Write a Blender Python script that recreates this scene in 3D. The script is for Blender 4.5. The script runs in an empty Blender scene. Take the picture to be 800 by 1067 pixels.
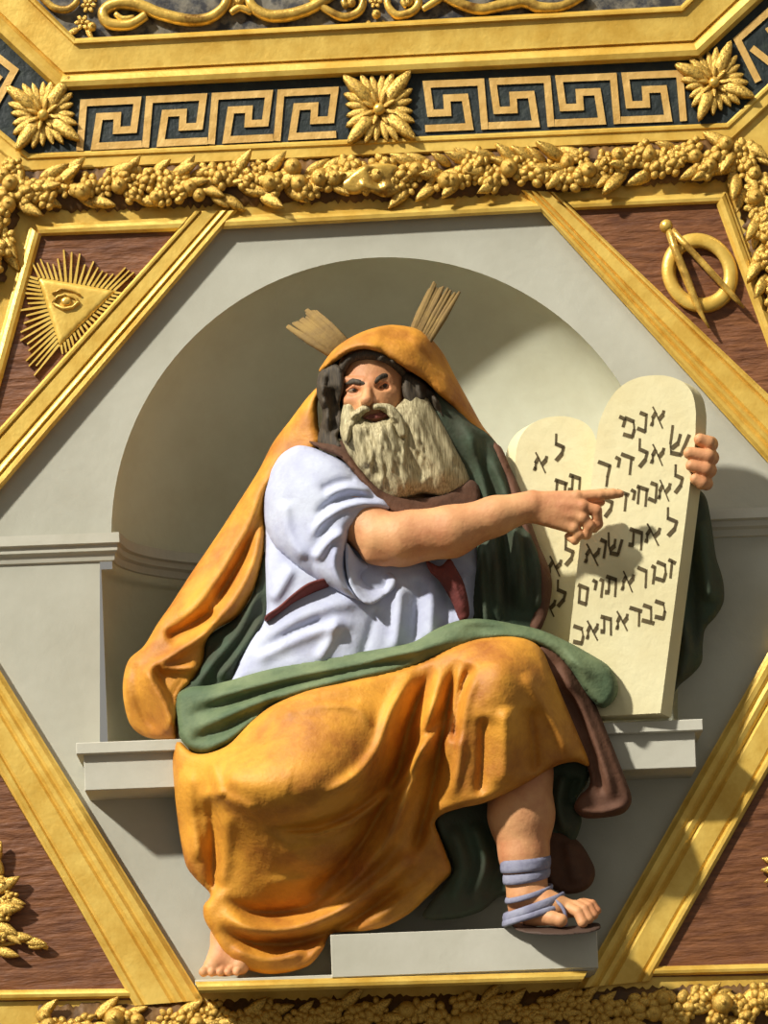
import bpy, math, random
import numpy as np
from mathutils import Vector, Matrix
from mathutils.geometry import delaunay_2d_cdt

random.seed(7); rng = np.random.RandomState(7)
S = 0.0025            # metres per photo pixel on the picture plane (Y = 0)
D = 8.0               # camera distance from that plane
EYE = 1405            # eye level, in photo rows (below the frame: the camera looks up at the panel)
ROLL = math.radians(2.2)
ZB = 3.0              # height of the bottom of the panel above the hall's floor
cr, sr = math.cos(ROLL), math.sin(ROLL)

def plane(px, py):
    u = (px - 400) * S; v = (533.5 - py) * S
    return u * cr + v * sr, -u * sr + v * cr + ZB + 533.5 * S
CX, CZ = plane(400, EYE)
def P(px, py, d=0.0):
    """point at depth d metres in front of the picture plane"""
    x, z = plane(px, py); f = (D - d) / D
    return np.array((CX + (x - CX) * f, -d, CZ + (z - CZ) * f))
def PA(xy, d):
    xy = np.asarray(xy, float); d = np.asarray(d, float)
    u = (xy[:, 0] - 400) * S; v = (533.5 - xy[:, 1]) * S
    x = u * cr + v * sr; z = -u * sr + v * cr + ZB + 533.5 * S
    f = (D - d) / D
    return np.stack([CX + (x - CX) * f, -d, CZ + (z - CZ) * f], 1)

FOLD = 1.45
scene = bpy.context.scene
COL = scene.collection

# ------------------------------------------------------------------ materials
def mat(name, c1, c2=None, scale=6.0, rough=0.7, metal=0.0, bump=0.15, bscale=220.0, stretch=(1, 1, 1), detail=6, contrast=(0.35, 0.65), sheen=0.0):
    m = bpy.data.materials.new(name); m.use_nodes = True
    nt = m.node_tree; b = nt.nodes['Principled BSDF']
    b.inputs['Roughness'].default_value = rough; b.inputs['Metallic'].default_value = metal
    if sheen: b.inputs['Sheen Weight'].default_value = sheen
    tc = nt.nodes.new('ShaderNodeTexCoord'); mp = nt.nodes.new('ShaderNodeMapping')
    mp.inputs['Scale'].default_value = stretch
    nt.links.new(tc.outputs['Object'], mp.inputs['Vector'])
    n = nt.nodes.new('ShaderNodeTexNoise'); n.inputs['Scale'].default_value = scale; n.inputs['Detail'].default_value = detail
    n.inputs['Roughness'].default_value = 0.65
    nt.links.new(mp.outputs['Vector'], n.inputs['Vector'])
    r = nt.nodes.new('ShaderNodeValToRGB')
    r.color_ramp.elements[0].position = contrast[0]; r.color_ramp.elements[1].position = contrast[1]
    r.color_ramp.elements[0].color = (*(c2 or c1), 1); r.color_ramp.elements[1].color = (*c1, 1)
    nt.links.new(n.outputs['Fac'], r.inputs['Fac']); nt.links.new(r.outputs['Color'], b.inputs['Base Color'])
    n2 = nt.nodes.new('ShaderNodeTexNoise'); n2.inputs['Scale'].default_value = bscale; n2.inputs['Detail'].default_value = 3
    nt.links.new(mp.outputs['Vector'], n2.inputs['Vector'])
    bp = nt.nodes.new('ShaderNodeBump'); bp.inputs['Strength'].default_value = bump; bp.inputs['Distance'].default_value = 0.004
    nt.links.new(n2.outputs['Fac'], bp.inputs['Height'])
    n3 = nt.nodes.new('ShaderNodeTexNoise'); n3.inputs['Scale'].default_value = bscale * 0.22; n3.inputs['Detail'].default_value = 4
    nt.links.new(mp.outputs['Vector'], n3.inputs['Vector'])
    b3 = nt.nodes.new('ShaderNodeBump'); b3.inputs['Strength'].default_value = min(1, bump * 1.6); b3.inputs['Distance'].default_value = 0.010
    nt.links.new(n3.outputs['Fac'], b3.inputs['Height']); nt.links.new(bp.outputs['Normal'], b3.inputs['Normal'])
    nt.links.new(b3.outputs['Normal'], b.inputs['Normal'])
    return m
def srgb(r, g, b):
    f = lambda c: (c / 255 / 12.92) if c / 255 <= 0.04045 else ((c / 255 + 0.055) / 1.055) ** 2.4
    return (f(r), f(g), f(b))
M = {}
M['plaster'] = mat('grey_plaster', srgb(186, 185, 170), srgb(174, 172, 156), 3.0, 0.9, bump=0.06, bscale=160)
M['niche'] = mat('niche_plaster', srgb(224, 226, 202), srgb(208, 207, 180), 2.5, 0.9, bump=0.06, bscale=160)
M['stone'] = mat('pale_stone', srgb(196, 193, 178), srgb(184, 181, 164), 4.0, 0.9, bump=0.06, bscale=160)
M['gold'] = mat('gilding', srgb(236, 200, 100), srgb(210, 166, 66), 9.0, 0.40, metal=0.28, bump=0.12, bscale=130)
M['gold_relief'] = mat('carved_gilding', srgb(234, 192, 92), srgb(128, 88, 30), 18.0, 0.32, metal=0.45, bump=0.2, bscale=120, contrast=(0.32, 0.58))
M['gold_pale'] = mat('fret_gilding', srgb(222, 182, 108), srgb(198, 154, 78), 14.0, 0.5, metal=0.2, bump=0.15)
M['umber'] = mat('crevice_shade', srgb(120, 84, 34), srgb(74, 48, 18), 14.0, 0.6, metal=0.15, bump=0.3, bscale=90)  # brown put in for the shade in the garlands' crevices
M['fretground'] = mat('dark_green_ground', srgb(14, 28, 28), srgb(40, 50, 42), 26.0, 0.6, bump=0.3, bscale=120, contrast=(0.3, 0.5))
M['scrollground'] = mat('mottled_marble', srgb(112, 106, 92), srgb(40, 40, 44), 22.0, 0.55, bump=0.3, bscale=60, contrast=(0.42, 0.58))
M['redwood'] = mat('red_brown_ground', srgb(134, 84, 46), srgb(88, 48, 24), 14.0, 0.55, bump=0.8, bscale=26, stretch=(1, 1, 5), contrast=(0.3, 0.7))
M['mantle'] = mat('saffron_cloth', srgb(224, 158, 50), srgb(158, 90, 26), 5.0, 0.62, bump=0.22, bscale=150, contrast=(0.3, 0.62))
M['mantle_brown'] = mat('russet_cloth', srgb(104, 68, 46), srgb(84, 52, 34), 7.0, 0.8, bump=0.22, bscale=150)
M['green'] = mat('green_cloth', srgb(116, 130, 92), srgb(78, 98, 68), 7.0, 0.75, bump=0.22, bscale=150)
M['green_dark'] = mat('deep_green_lining', srgb(58, 76, 56), srgb(62, 62, 46), 8.0, 0.8, bump=0.22, bscale=150)
M['tunic'] = mat('white_linen', srgb(196, 202, 219), srgb(172, 176, 203), 8.0, 0.85, bump=0.16, bscale=150)
M['maroon'] = mat('maroon_cloth', srgb(118, 52, 44), srgb(96, 44, 42), 12.0, 0.8, bump=0.2)
M['collar'] = mat('brown_cloth', srgb(96, 62, 40), srgb(74, 48, 32), 10.0, 0.85, bump=0.2)
M['skin'] = mat('skin', srgb(220, 164, 112), srgb(194, 128, 86), 9.0, 0.6, bump=0.14, bscale=170)
M['lip'] = mat('lip_skin', srgb(122, 64, 52), None, 9.0, 0.6)
M['beard'] = mat('grizzled_beard', srgb(206, 194, 152), srgb(116, 102, 70), 150.0, 0.75, bump=0.2, bscale=160, stretch=(1.6, 1, 0.14), contrast=(0.32, 0.66))
M['hair'] = mat('dark_hair', srgb(84, 72, 54), srgb(40, 34, 28), 150.0, 0.75, bump=0.2, stretch=(1.6, 1, 0.14), contrast=(0.32, 0.66))
M['eye'] = mat('eye_dark', srgb(40, 28, 20), None, 9.0, 0.3, bump=0)
M['sclera'] = mat('eye_white', srgb(150, 124, 98), None, 9.0, 0.4, bump=0)
M['tablet'] = mat('cream_tablet', srgb(224, 215, 172), srgb(214, 202, 156), 5.0, 0.85, bump=0.12, bscale=160)
M['ink'] = mat('olive_ink', srgb(98, 84, 52), srgb(76, 64, 40), 30.0, 0.9, bump=0.1)
M['lilac'] = mat('lilac_strap', srgb(150, 152, 170), srgb(122, 122, 146), 20.0, 0.8)
M['sole'] = mat('dark_leather', srgb(74, 54, 42), None, 10.0, 0.7)
M['ray'] = mat('ochre_ray', srgb(140, 114, 62), srgb(122, 98, 58), 20.0, 0.9)

# ------------------------------------------------------------------ object helpers
def link(name, verts, faces, m, parent=None, loc=None, smooth=True):
    verts = np.asarray(verts, float)
    if parent is not None:
        base = np.array(parent['_base'])
    else:
        base = np.array(loc) if loc is not None else np.array(((verts[:, 0].min() + verts[:, 0].max()) / 2, verts[:, 1].max(), verts[:, 2].min()))
    me = bpy.data.meshes.new(name)
    me.from_pydata((verts - base).tolist(), [], [list(map(int, f)) for f in faces])
    me.materials.append(m)
    if smooth: me.polygons.foreach_set('use_smooth', [True] * len(me.polygons))
    me.validate(); me.update()
    o = bpy.data.objects.new(name, me); COL.objects.link(o)
    o['_base'] = base.tolist()
    if parent is not None: o.parent = parent
    if parent is None: o.location = base
    return o
def empty(name, loc, label, cat, group=None):
    o = bpy.data.objects.new(name, None); COL.objects.link(o); o.location = loc
    o.empty_display_size = 0.05
    o['_base'] = [float(a) for a in loc]; tag(o, label, cat, group); return o
def tag(o, label, cat, group=None):
    o['label'] = label; o['category'] = cat
    if group: o['group'] = group
    return o
def struct(o):
    o['kind'] = 'structure'; return o

def catmull(pts, closed=True, seg=4.0):
    p = np.asarray(pts, float); n = len(p); out = []
    rngi = range(n) if closed else range(n - 1)
    for i in rngi:
        if closed: a, b, c, d = p[i - 1], p[i], p[(i + 1) % n], p[(i + 2) % n]
        else: a, b, c, d = p[max(i - 1, 0)], p[i], p[i + 1], p[min(i + 2, n - 1)]
        L = np.linalg.norm(c - b); k = max(1, int(round(L / seg)))
        m1 = (c - a) * 0.5; m2 = (d - b) * 0.5
        for q in (m1, m2):
            ln = np.linalg.norm(q)
            if ln > L: q *= L / ln
        for j in range(k):
            t = j / k
            out.append((2 * t**3 - 3 * t**2 + 1) * b + (t**3 - 2 * t**2 + t) * m1 + (-2 * t**3 + 3 * t**2) * c + (t**3 - t**2) * m2)
    if not closed: out.append(p[-1])
    return np.array(out)
def inside(poly, pts):
    x, y = pts[:, 0], pts[:, 1]; r = np.zeros(len(pts), bool); j = len(poly) - 1
    for i in range(len(poly)):
        xi, yi = poly[i]; xj, yj = poly[j]
        if yi != yj:
            c = ((yi > y) != (yj > y)) & (x < (xj - xi) * (y - yi) / (yj - yi) + xi)
            r ^= c
        j = i
    return r
def polydist(line, pts, closed=False):
    """distance to polyline, signed side, parameter along 0..1"""
    best = np.full(len(pts), 1e9); side = np.zeros(len(pts)); par = np.zeros(len(pts))
    n = len(line); segs = [(i, (i + 1) % n) for i in range(n if closed else n - 1)]
    tot = len(segs)
    for k, (i, j) in enumerate(segs):
        a, b = line[i], line[j]; ab = b - a; L2 = ab @ ab + 1e-9
        ap = pts - a; t = np.clip(ap @ ab / L2, 0, 1)
        q = ap - t[:, None] * ab; dd = np.hypot(q[:, 0], q[:, 1])
        m = dd < best
        best[m] = dd[m]; side[m] = np.sign(ab[0] * ap[m, 1] - ab[1] * ap[m, 0]); par[m] = (k + t[m]) / tot
    return best, side, par
def rbf(ctrl, pts):
    c = np.asarray(ctrl, float); X = c[:, :2] / 100; f = c[:, 2]; n = len(c)
    def phi(r): return np.where(r > 1e-6, r * r * np.log(r + 1e-12), 0)
    if n < 4:
        A = np.c_[np.ones(n), X]; s = np.linalg.lstsq(A, f, rcond=None)[0]
        return np.c_[np.ones(len(pts)), pts / 100] @ s
    K = phi(np.linalg.norm(X[:, None] - X[None], axis=2)) + 1e-3 * np.eye(n)
    Q = np.c_[np.ones(n), X]
    A = np.block([[K, Q], [Q.T, np.zeros((3, 3))]])
    s = np.linalg.solve(A, np.r_[f, 0, 0, 0])
    Y = pts / 100
    return phi(np.linalg.norm(Y[:, None] - X[None], axis=2)) @ s[:n] + np.c_[np.ones(len(Y)), Y] @ s[n:]

def relief(name, outline, ctrl, m, parent=None, folds=(), rw=12, rh=0.02, step=4.0, thick=0.03, loc=None, curve=True, extra=None, back=None):
    """a body of cloth, hair or stone: outline in photo pixels, modelled front, real thickness behind"""
    ring = catmull(outline, True, step) if curve else np.array([p for i in range(len(outline)) for p in
            [np.array(outline[i], float) + (np.array(outline[(i + 1) % len(outline)], float) - np.array(outline[i], float)) * t
             for t in np.arange(0, 1, step / max(step, math.dist(outline[i], outline[(i + 1) % len(outline)])))]])
    x0, y0 = ring.min(0); x1, y1 = ring.max(0)
    gx, gy = np.meshgrid(np.arange(x0, x1, step), np.arange(y0, y1, step * 0.87))
    gx = gx + (np.arange(gx.shape[0]) % 2)[:, None] * step * 0.5
    g = np.c_[gx.ravel(), gy.ravel()]
    g = g[inside(ring, g)]
    if len(g): 
        db, _, _ = polydist(ring, g, True); g = g[db > step * 0.55]
    n = len(ring)
    vin = [Vector(p) for p in ring] + [Vector(p) for p in g]
    vo, eo, fo, *_ = delaunay_2d_cdt(vin, [(i, (i + 1) % n) for i in range(n)], [], 1, 1e-4)
    pts = np.array([tuple(v) for v in vo])
    dist, _, _ = polydist(ring, pts, True)
    d = rbf(ctrl, pts)
    t = np.clip(dist / rw, 0, 1)
    d = d - rh * (1 - np.sqrt(np.clip(1 - (1 - t) ** 2, 0, 1)))
    for f in folds:
        kind, line, w, amp = f[:4]; taper = f[4] if len(f) > 4 else 1
        ln = catmull(line, False, 6.0)
        dd, sd, par = polydist(ln, pts)
        tp = np.clip(np.minimum(par, 1 - par) * 5, 0, 1) if taper else np.ones(len(pts))
        tp = tp * tp * (3 - 2 * tp)
        if kind == 'r': d = d + amp * FOLD * tp * np.exp(-(dd / w) ** 2)
        elif kind == 's': d = d + amp * tp * 0.5 * np.tanh(-sd * dd / w) * np.exp(-dd / (w * 5))   # left of the stroke is raised
        elif kind == 'c': d = d - amp * FOLD * tp * np.exp(-(np.sqrt(dd * dd + 4.0) - 2.0) / w)                                        # sharp crease
    if extra is not None: d = d + extra(pts)
    V1 = PA(pts, d); db_ = (d - thick) if back is None else np.minimum(d - 0.004, back)
    V2 = PA(pts, db_)
    k = len(pts); F = []
    ecount = {}
    area = lambda f: sum(pts[f[i]][0] * pts[f[(i + 1) % len(f)]][1] - pts[f[(i + 1) % len(f)]][0] * pts[f[i]][1] for i in range(len(f)))
    for f in fo:
        f = list(f)
        if area(f) > 0: f.reverse()       # photo rows run down: keep the front facing the camera
        F.append(f); F.append([a + k for a in reversed(f)])
        for i in range(len(f)):
            ecount[(f[i], f[(i + 1) % len(f)])] = 1
    for (a, b) in list(ecount):
        if (b, a) not in ecount: F.append([b, a, a + k, b + k])
    o = link(name, np.r_[V1, V2], F, m, parent, loc)
    return o
def prism(name, poly, d, m, parent=None, back=None, off=(0, 0), loc=None, smooth=False):
    """flat slab; d may be a number or a function of (x, y)"""
    n = len(poly); df = d if callable(d) else (lambda x, y: d)
    a = 0
    for i in range(n): a += poly[i][0] * poly[(i + 1) % n][1] - poly[(i + 1) % n][0] * poly[i][1]
    if a > 0: poly = list(reversed(poly))
    V = [P(x, y, df(x, y)) for x, y in poly] + [P(x + off[0], y + off[1], (df(x, y) - 0.02) if back is None else (back if not callable(back) else back(x, y))) for x, y in poly]
    F = [list(range(n)), list(range(2 * n - 1, n - 1, -1))] + [[(i + 1) % n, i, i + n, (i + 1) % n + n] for i in range(n)]
    return link(name, V, F, m, parent, loc, smooth)
def mould(name, outer, inner, prof, m, parent=None, base=0.0, back=-0.03):
    """moulding run between two polylines of equal length; prof = [(t across, height)]"""
    outer = np.array(outer, float); inner = np.array(inner, float); n = len(outer)
    pr = [(0.0, back)] + list(prof) + [(1.0, back)]; k = len(pr); V = []
    for i in range(n):
        for t, h in pr:
            q = outer[i] * (1 - t) + inner[i] * t; V.append(P(q[0], q[1], base + h))
    F = []
    for i in range(n - 1):
        for j in range(k - 1):
            a = i * k + j; F.append([a, a + 1, a + k + 1, a + k])
    F.append(list(range(k - 1, -1, -1))); F.append([(n - 1) * k + j for j in range(k)])
    o = link(name, V, F, m, parent, None, smooth=False)
    return o
def tube_mesh(pts, radii, sides=10, caps=True):
    pts = np.asarray(pts, float); n = len(pts); V = []; F = []
    up = np.array((0, -1.0, 0))
    for i in range(n):
        t = pts[min(i + 1, n - 1)] - pts[max(i - 1, 0)]; t /= np.linalg.norm(t) + 1e-9
        a = np.cross(t, up)
        if np.linalg.norm(a) < 1e-3: a = np.cross(t, np.array((1.0, 0, 0)))
        a /= np.linalg.norm(a); b = np.cross(a, t)
        r = radii[i] if hasattr(radii, '__len__') else radii
        ra, rb = r if hasattr(r, '__len__') else (r, r)
        for s in range(sides):
            q = 2 * math.pi * s / sides
            V.append(pts[i] + a * math.cos(q) * ra + b * math.sin(q) * rb)
    for i in range(n - 1):
        for s in range(sides):
            F.append([i * sides + s, i * sides + (s + 1) % sides, (i + 1) * sides + (s + 1) % sides, (i + 1) * sides + s])
    if caps:
        F.append(list(range(sides - 1, -1, -1))); F.append([(n - 1) * sides + s for s in range(sides)])
    return V, F
def merge(parts):
    V = []; F = []
    for v, f in parts:
        o = len(V); V += [tuple(a) for a in v]; F += [[i + o for i in q] for q in f]
    return V, F
def ball_mesh(c, r, nu=12, nv=8, squash=(1, 1, 1)):
    V = []; F = []
    for j in range(nv + 1):
        a = math.pi * j / nv
        for i in range(nu):
            b = 2 * math.pi * i / nu
            V.append((c[0] + r * squash[0] * math.sin(a) * math.cos(b), c[1] + r * squash[1] * math.sin(a) * math.sin(b), c[2] + r * squash[2] * math.cos(a)))
    for j in range(nv):
        for i in range(nu): F.append([j * nu + i, j * nu + (i + 1) % nu, (j + 1) * nu + (i + 1) % nu, (j + 1) * nu + i])
    return V, F

# ------------------------------------------------------------------ signed distance sculpting for the body
class Sdf:
    def __init__(s, lo, hi, h):
        s.lo = np.array(lo, float); s.h = h
        s.n = np.ceil((np.array(hi) - s.lo) / h).astype(int) + 1
        s.F = np.full(tuple(s.n), 1.0, np.float32)
    def _block(s, lo, hi):
        a = np.clip(np.floor((lo - s.lo) / s.h).astype(int), 0, s.n); b = np.clip(np.ceil((hi - s.lo) / s.h).astype(int) + 1, 0, s.n)
        if np.any(b <= a): return None, None
        ax = [s.lo[i] + s.h * np.arange(a[i], b[i]) for i in range(3)]
        return tuple(slice(a[i], b[i]) for i in range(3)), np.stack(np.meshgrid(*ax, indexing='ij'), -1)
    def _mix(s, sl, g, k, sub):
        f = s.F[sl]
        if sub:
            g = -g; h = np.clip(0.5 + 0.5 * (g - f) / k, 0, 1); s.F[sl] = f * (1 - h) + g * h + k * h * (1 - h)
        else:
            h = np.clip(0.5 + 0.5 * (f - g) / k, 0, 1); s.F[sl] = f * (1 - h) + g * h - k * h * (1 - h)
    def cap(s, p, q, r1, r2, k=0.008, sub=False):
        p = np.array(p); q = np.array(q); R = max(r1, r2) + k * 1.5 + 3 * s.h
        sl, X = s._block(np.minimum(p, q) - R, np.maximum(p, q) + R)
        if sl is None: return
        ab = q - p; t = np.clip(((X - p) @ ab) / (ab @ ab + 1e-12), 0, 1)
        g = np.linalg.norm(X - p - t[..., None] * ab, axis=-1) - (r1 + (r2 - r1) * t)
        s._mix(sl, g, k, sub)
    def ell(s, c, r, rot=None, k=0.008, sub=False):
        c = np.array(c); r = np.array(r); R = r.max() + k * 1.5 + 3 * s.h
        sl, X = s._block(c - R, c + R)
        if sl is None: return
        Y = X - c
        if rot is not None: Y = Y @ rot
        k0 = np.linalg.norm(Y / r, axis=-1); k1 = np.linalg.norm(Y / (r * r), axis=-1) + 1e-9
        s._mix(sl, k0 * (k0 - 1) / k1, k, sub)
    def mesh(s):
        F = s.F; neg = F < 0; nx, ny, nz = F.shape
        cor = [(i, j, k) for i in (0, 1) for j in (0, 1) for k in (0, 1)]
        C = [neg[i:nx - 1 + i, j:ny - 1 + j, k:nz - 1 + k] for i, j, k in cor]
        cnt = sum(c.astype(np.int8) for c in C); act = (cnt > 0) & (cnt < 8)
        idx = np.argwhere(act); ID = np.full(act.shape, -1, np.int64); ID[act] = np.arange(len(idx))
        vals = {c: F[idx[:, 0] + c[0], idx[:, 1] + c[1], idx[:, 2] + c[2]] for c in cor}
        acc = np.zeros((len(idx), 3)); num = np.zeros(len(idx))
        for a in cor:
            for ax in range(3):
                if a[ax] == 0:
                    b = list(a); b[ax] = 1; b = tuple(b)
                    fa, fb = vals[a], vals[b]; m = (fa < 0) != (fb < 0)
                    t = np.where(m, fa / np.where(m, fa - fb, 1), 0)
                    pt = np.array(a, float) + t[:, None] * (np.array(b) - np.array(a))
                    acc[m] += pt[m]; num[m] += 1
        V = s.lo + s.h * (idx + acc / num[:, None])
        Q = []
        for ax in range(3):
            sl0 = [slice(None)] * 3; sl1 = [slice(None)] * 3; sl0[ax] = slice(0, -1); sl1[ax] = slice(1, None)
            a = neg[tuple(sl0)]; b = neg[tuple(sl1)]
            e = np.argwhere(a != b); o1, o2 = [i for i in range(3) if i != ax]
            e = e[(e[:, o1] > 0) & (e[:, o2] > 0) & (e[:, o1] < act.shape[o1]) & (e[:, o2] < act.shape[o2])]
            def cid(d1, d2):
                c = e.copy(); c[:, o1] -= d1; c[:, o2] -= d2; return ID[c[:, 0], c[:, 1], c[:, 2]]
            q = np.stack([cid(1, 1), cid(0, 1), cid(0, 0), cid(1, 0)], 1)
            flip = a[e[:, 0], e[:, 1], e[:, 2]]
            if ax == 1: flip = ~flip
            q[~flip] = q[~flip][:, ::-1]
            Q.append(q)
        return V, np.concatenate(Q)
#PARTS
# ================================================================== the setting
hexo = [(224, 230), (570, 211), (878, 527), (878, 604), (643, 1018), (166, 1032), (-62, 646), (-62, 548)]
# gilded backing with the hexagonal opening
big = [(-70, -70), (870, -70), (900, 500), (900, 640), (870, 1140), (-70, 1140), (-100, 680), (-100, 500)]
Vp = [P(x, y, -0.008) for x, y in hexo] + [P(x, y, -0.008) for x, y in big]
Vp += [P(x, y, -0.20) for x, y in hexo] + [P(x, y, -0.20) for x, y in big]
Fp = []
for i in range(8):
    j = (i + 1) % 8
    Fp += [[i, j, 8 + j, 8 + i][::-1], [16 + i, 16 + j, 24 + j, 24 + i], [i, j, 16 + j, 16 + i], [8 + i, 8 + j, 24 + j, 24 + i][::-1]]
struct(link('wall_front', Vp, Fp, M['gold'], smooth=False))

# grey wall with the niche cut into it
NC = (404.0, 556.0); NR = 288.0
arch = [(NC[0] + NR * math.cos(a), NC[1] - NR * math.sin(a)) for a in np.linspace(math.pi, 0, 60)]
WD = -0.02
hole = [(104, 800), (104, 582), (116, 582)] + arch + [(692, 556), (706, 556), (706, 800)]
outer = [(-80, 200), (890, 200), (890, 1060), (-80, 1060)]
# split the sheet along the crown so that each face is simple
def sheet(name, poly_out, poly_hole, d, m):
    vin = [Vector(p) for p in poly_out] + [Vector(p) for p in poly_hole]
    no, nh = len(poly_out), len(poly_hole)
    ed = [(i, (i + 1) % no) for i in range(no)] + [(no + i, no + (i + 1) % nh) for i in range(nh)]
    vo, eo, fo, *_ = delaunay_2d_cdt(vin, ed, [], 1, 1e-4)
    pts = np.array([tuple(v) for v in vo]); hp = np.array(poly_hole, float)
    F = []; 
    for f in fo:
        c = pts[list(f)].mean(0)
        if not inside(hp, c[None])[0]:
            f = list(f); a = sum(pts[f[i]][0] * pts[f[(i + 1) % 3]][1] - pts[f[(i + 1) % 3]][0] * pts[f[i]][1] for i in range(3))
            if a > 0: f.reverse()
            F.append(f)
    k = len(pts); V = np.r_[PA(pts, np.full(k, d)), PA(pts, np.full(k, d - 0.05))]
    ec = {}
    for f in F:
        for i in range(3): ec[(f[i], f[(i + 1) % 3])] = 1
    G = F + [[a + k for a in reversed(f)] for f in F] + [[b, a, a + k, b + k] for (a, b) in ec if (b, a) not in ec]
    return struct(link(name, V, G, m, smooth=False))
sheet('wall_back', outer, hole, WD, M['plaster'])
# the niche: half-round wall below, quarter sphere above
def niche_pt(r, a, py):                 # a: 0..pi around the plan, measured at pixel radius r
    x0, z0 = plane(NC[0], NC[1])
    c = P(NC[0], NC[1], WD); return np.array((c[0] - r * S * math.cos(a), c[1] + r * S * math.sin(a), 0))
cw = P(NC[0], NC[1], WD); QD = 0.48
V = []; F = []; na = 64; nb = 40
for j in range(nb + 1):                 # dome
    e = math.pi / 2 * j / nb
    for i in range(na + 1):
        a = math.pi * i / na; r = NR * S * 1.003
        # quarter sphere swept from the rim: elevation e about the crown axis
        x = -r * math.cos(a); rest = r * math.sin(a)
        V.append((cw[0] + x, cw[1] + QD * rest * math.cos(e), cw[2] + rest * math.sin(e)))
for j in range(nb):
    for i in range(na):
        q = j * (na + 1) + i; F.append([q, q + 1, q + na + 2, q + na + 1])
o0 = len(V); low = 270 * S
for j, (dz, rr) in enumerate([(0, NR * 1.003), (26 * S, NR * 1.003), (26 * S, 300.5), (low, 300.5)]):
    for i in range(na + 1):
        a = math.pi * i / na; r = rr * S
        V.append((cw[0] - r * math.cos(a), cw[1] + QD * r * math.sin(a), cw[2] - dz))
for j in range(3):
    for i in range(na):
        q = o0 + j * (na + 1) + i; F.append([q + na + 1, q + na + 2, q + 1, q])
struct(link('wall_niche', V, F, M['niche']))
# impost cornice, straight on the piers and carried round the niche
prof = [(0.0, 0.030), (-0.026, 0.030), (-0.030, 0.020), (-0.044, 0.020), (-0.050, 0.010), (-0.066, 0.006), (-0.068, 0.0)]
def sweep_cornice(name, path, normals):
    V = []; F = []; k = len(prof)
    for p, n in zip(path, normals):
        for z, h in prof: V.append((p[0] + n[0] * h, p[1] + n[1] * h, p[2] + z))
        
    for i in range(len(path) - 1):
        for j in range(k - 1):
            a = i * k + j; F.append([a, a + 1, a + k + 1, a + k])
        F.append([i * k, (i + 1) * k, (i + 1) * k + k - 1, i * k + k - 1])
    F.append(list(range(k))); F.append([(len(path) - 1) * k + j for j in range(k)][::-1])
    return struct(link(name, V, F, M['stone'], smooth=False))
zc = P(60, 560, WD)[2]
R2 = NR * S
pathL = [(P(-40, 560, WD)[0], cw[1], zc), (cw[0] - R2, cw[1], zc)]
pathL = [(p[0], p[1], p[2]) for p in pathL]
normL = [(0, -1), (0.7, -1)]
for i in range(1, 64):
    a = math.pi * i / 64
    pathL.append((cw[0] - R2 * math.cos(a), cw[1] + QD * R2 * math.sin(a), zc)); normL.append((math.cos(a), -math.sin(a)))
pathL += [(cw[0] + R2, cw[1], zc), (P(860, 530, WD)[0], cw[1], zc)]; normL += [(-0.7, -1), (0, -1)]
sweep_cornice('trim_1', pathL, normL)

# ---------------- gilded mouldings
DIAG = [(0, .008), (.05, .014), (.11, .013), (.15, .004), (.20, .009), (.52, .009), (.57, .001), (.63, .010), (.70, .013), (.76, .005), (.82, .012), (.90, .013), (.97, .004), (1, .002)]
BEAD = [(0, .001), (.12, .002), (.2, .008), (.45, .013), (.75, .011), (.95, .003), (1, .001)]
k = [1]
def trim(outer_, inner_, pr, m='gold'):
    k[0] += 1
    return struct(mould('trim_%d' % k[0], outer_, inner_, pr, M[m]))
trim([(203, 220), (-30, 479)], [(248, 219), (-30, 546)], DIAG)
trim([(578, 200), (845, 453)], [(543, 198), (845, 532)], DIAG)
trim([(-25, 756), (140, 1048)], [(-25, 658), (212, 1042)], DIAG)
trim([(677, 1022), (840, 733)], [(601, 1030), (840, 609)], DIAG)
trim([(237, 225), (561, 209)], [(232, 239), (564, 221)], BEAD)
trim([(37, 234), (196, 226)], [(43, 246), (184, 241)], BEAD)
trim([(588, 208), (756, 200)], [(600, 219), (748, 212)], BEAD)
trim([(203, 1023), (612, 1012)], [(208, 1035), (606, 1023)], [(t, h + .165) for t, h in BEAD])
trim([(-30, 1032), (133, 1030)], [(-30, 1043), (140, 1040)], BEAD)
trim([(684, 1007), (840, 1003)], [(679, 1017), (840, 1013)], BEAD)
trim([(31, 236), (-28, 452)], [(43, 246), (-16, 463)], BEAD)
trim([(757, 200), (840, 430)], [(746, 213), (826, 434)], BEAD)
# great moulding above the fret band
TOPM = [(0, .020), (.05, .034), (.09, .034), (.12, .024), (.60, .020), (.64, .020), (.66, .012), (.70, .016), (.72, .022), (.82, .030), (.92, .026), (1, .006)]
trim([(-19, -56), (79, 40), (709, 6), (770, -55)], [(-60, -17), (59, 95), (729, 62), (860, -60)], TOPM)
# fillet under the fret band
trim([(-50, 94), (30, 160), (757, 128), (860, 30)], [(-50, 116), (26, 179), (763, 145), (870, 45)], [(0, .004), (.1, .008), (.25, .008), (.35, .003), (.9, .004), (1, .000)])
# ground behind the scrolls and behind the fret
struct(prism('wall_top', [(-40, -80), (79, 42), (709, 8), (790, -80)], 0.004, M['scrollground'], back=-0.01))
k[0] += 1
struct(mould('trim_%d' % k[0], [(-64, -20), (59, 92), (729, 59), (860, -62)], [(-50, 96), (30, 161), (757, 129), (860, 32)], [(0, .003), (1, .003)], M['fretground']))

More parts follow.
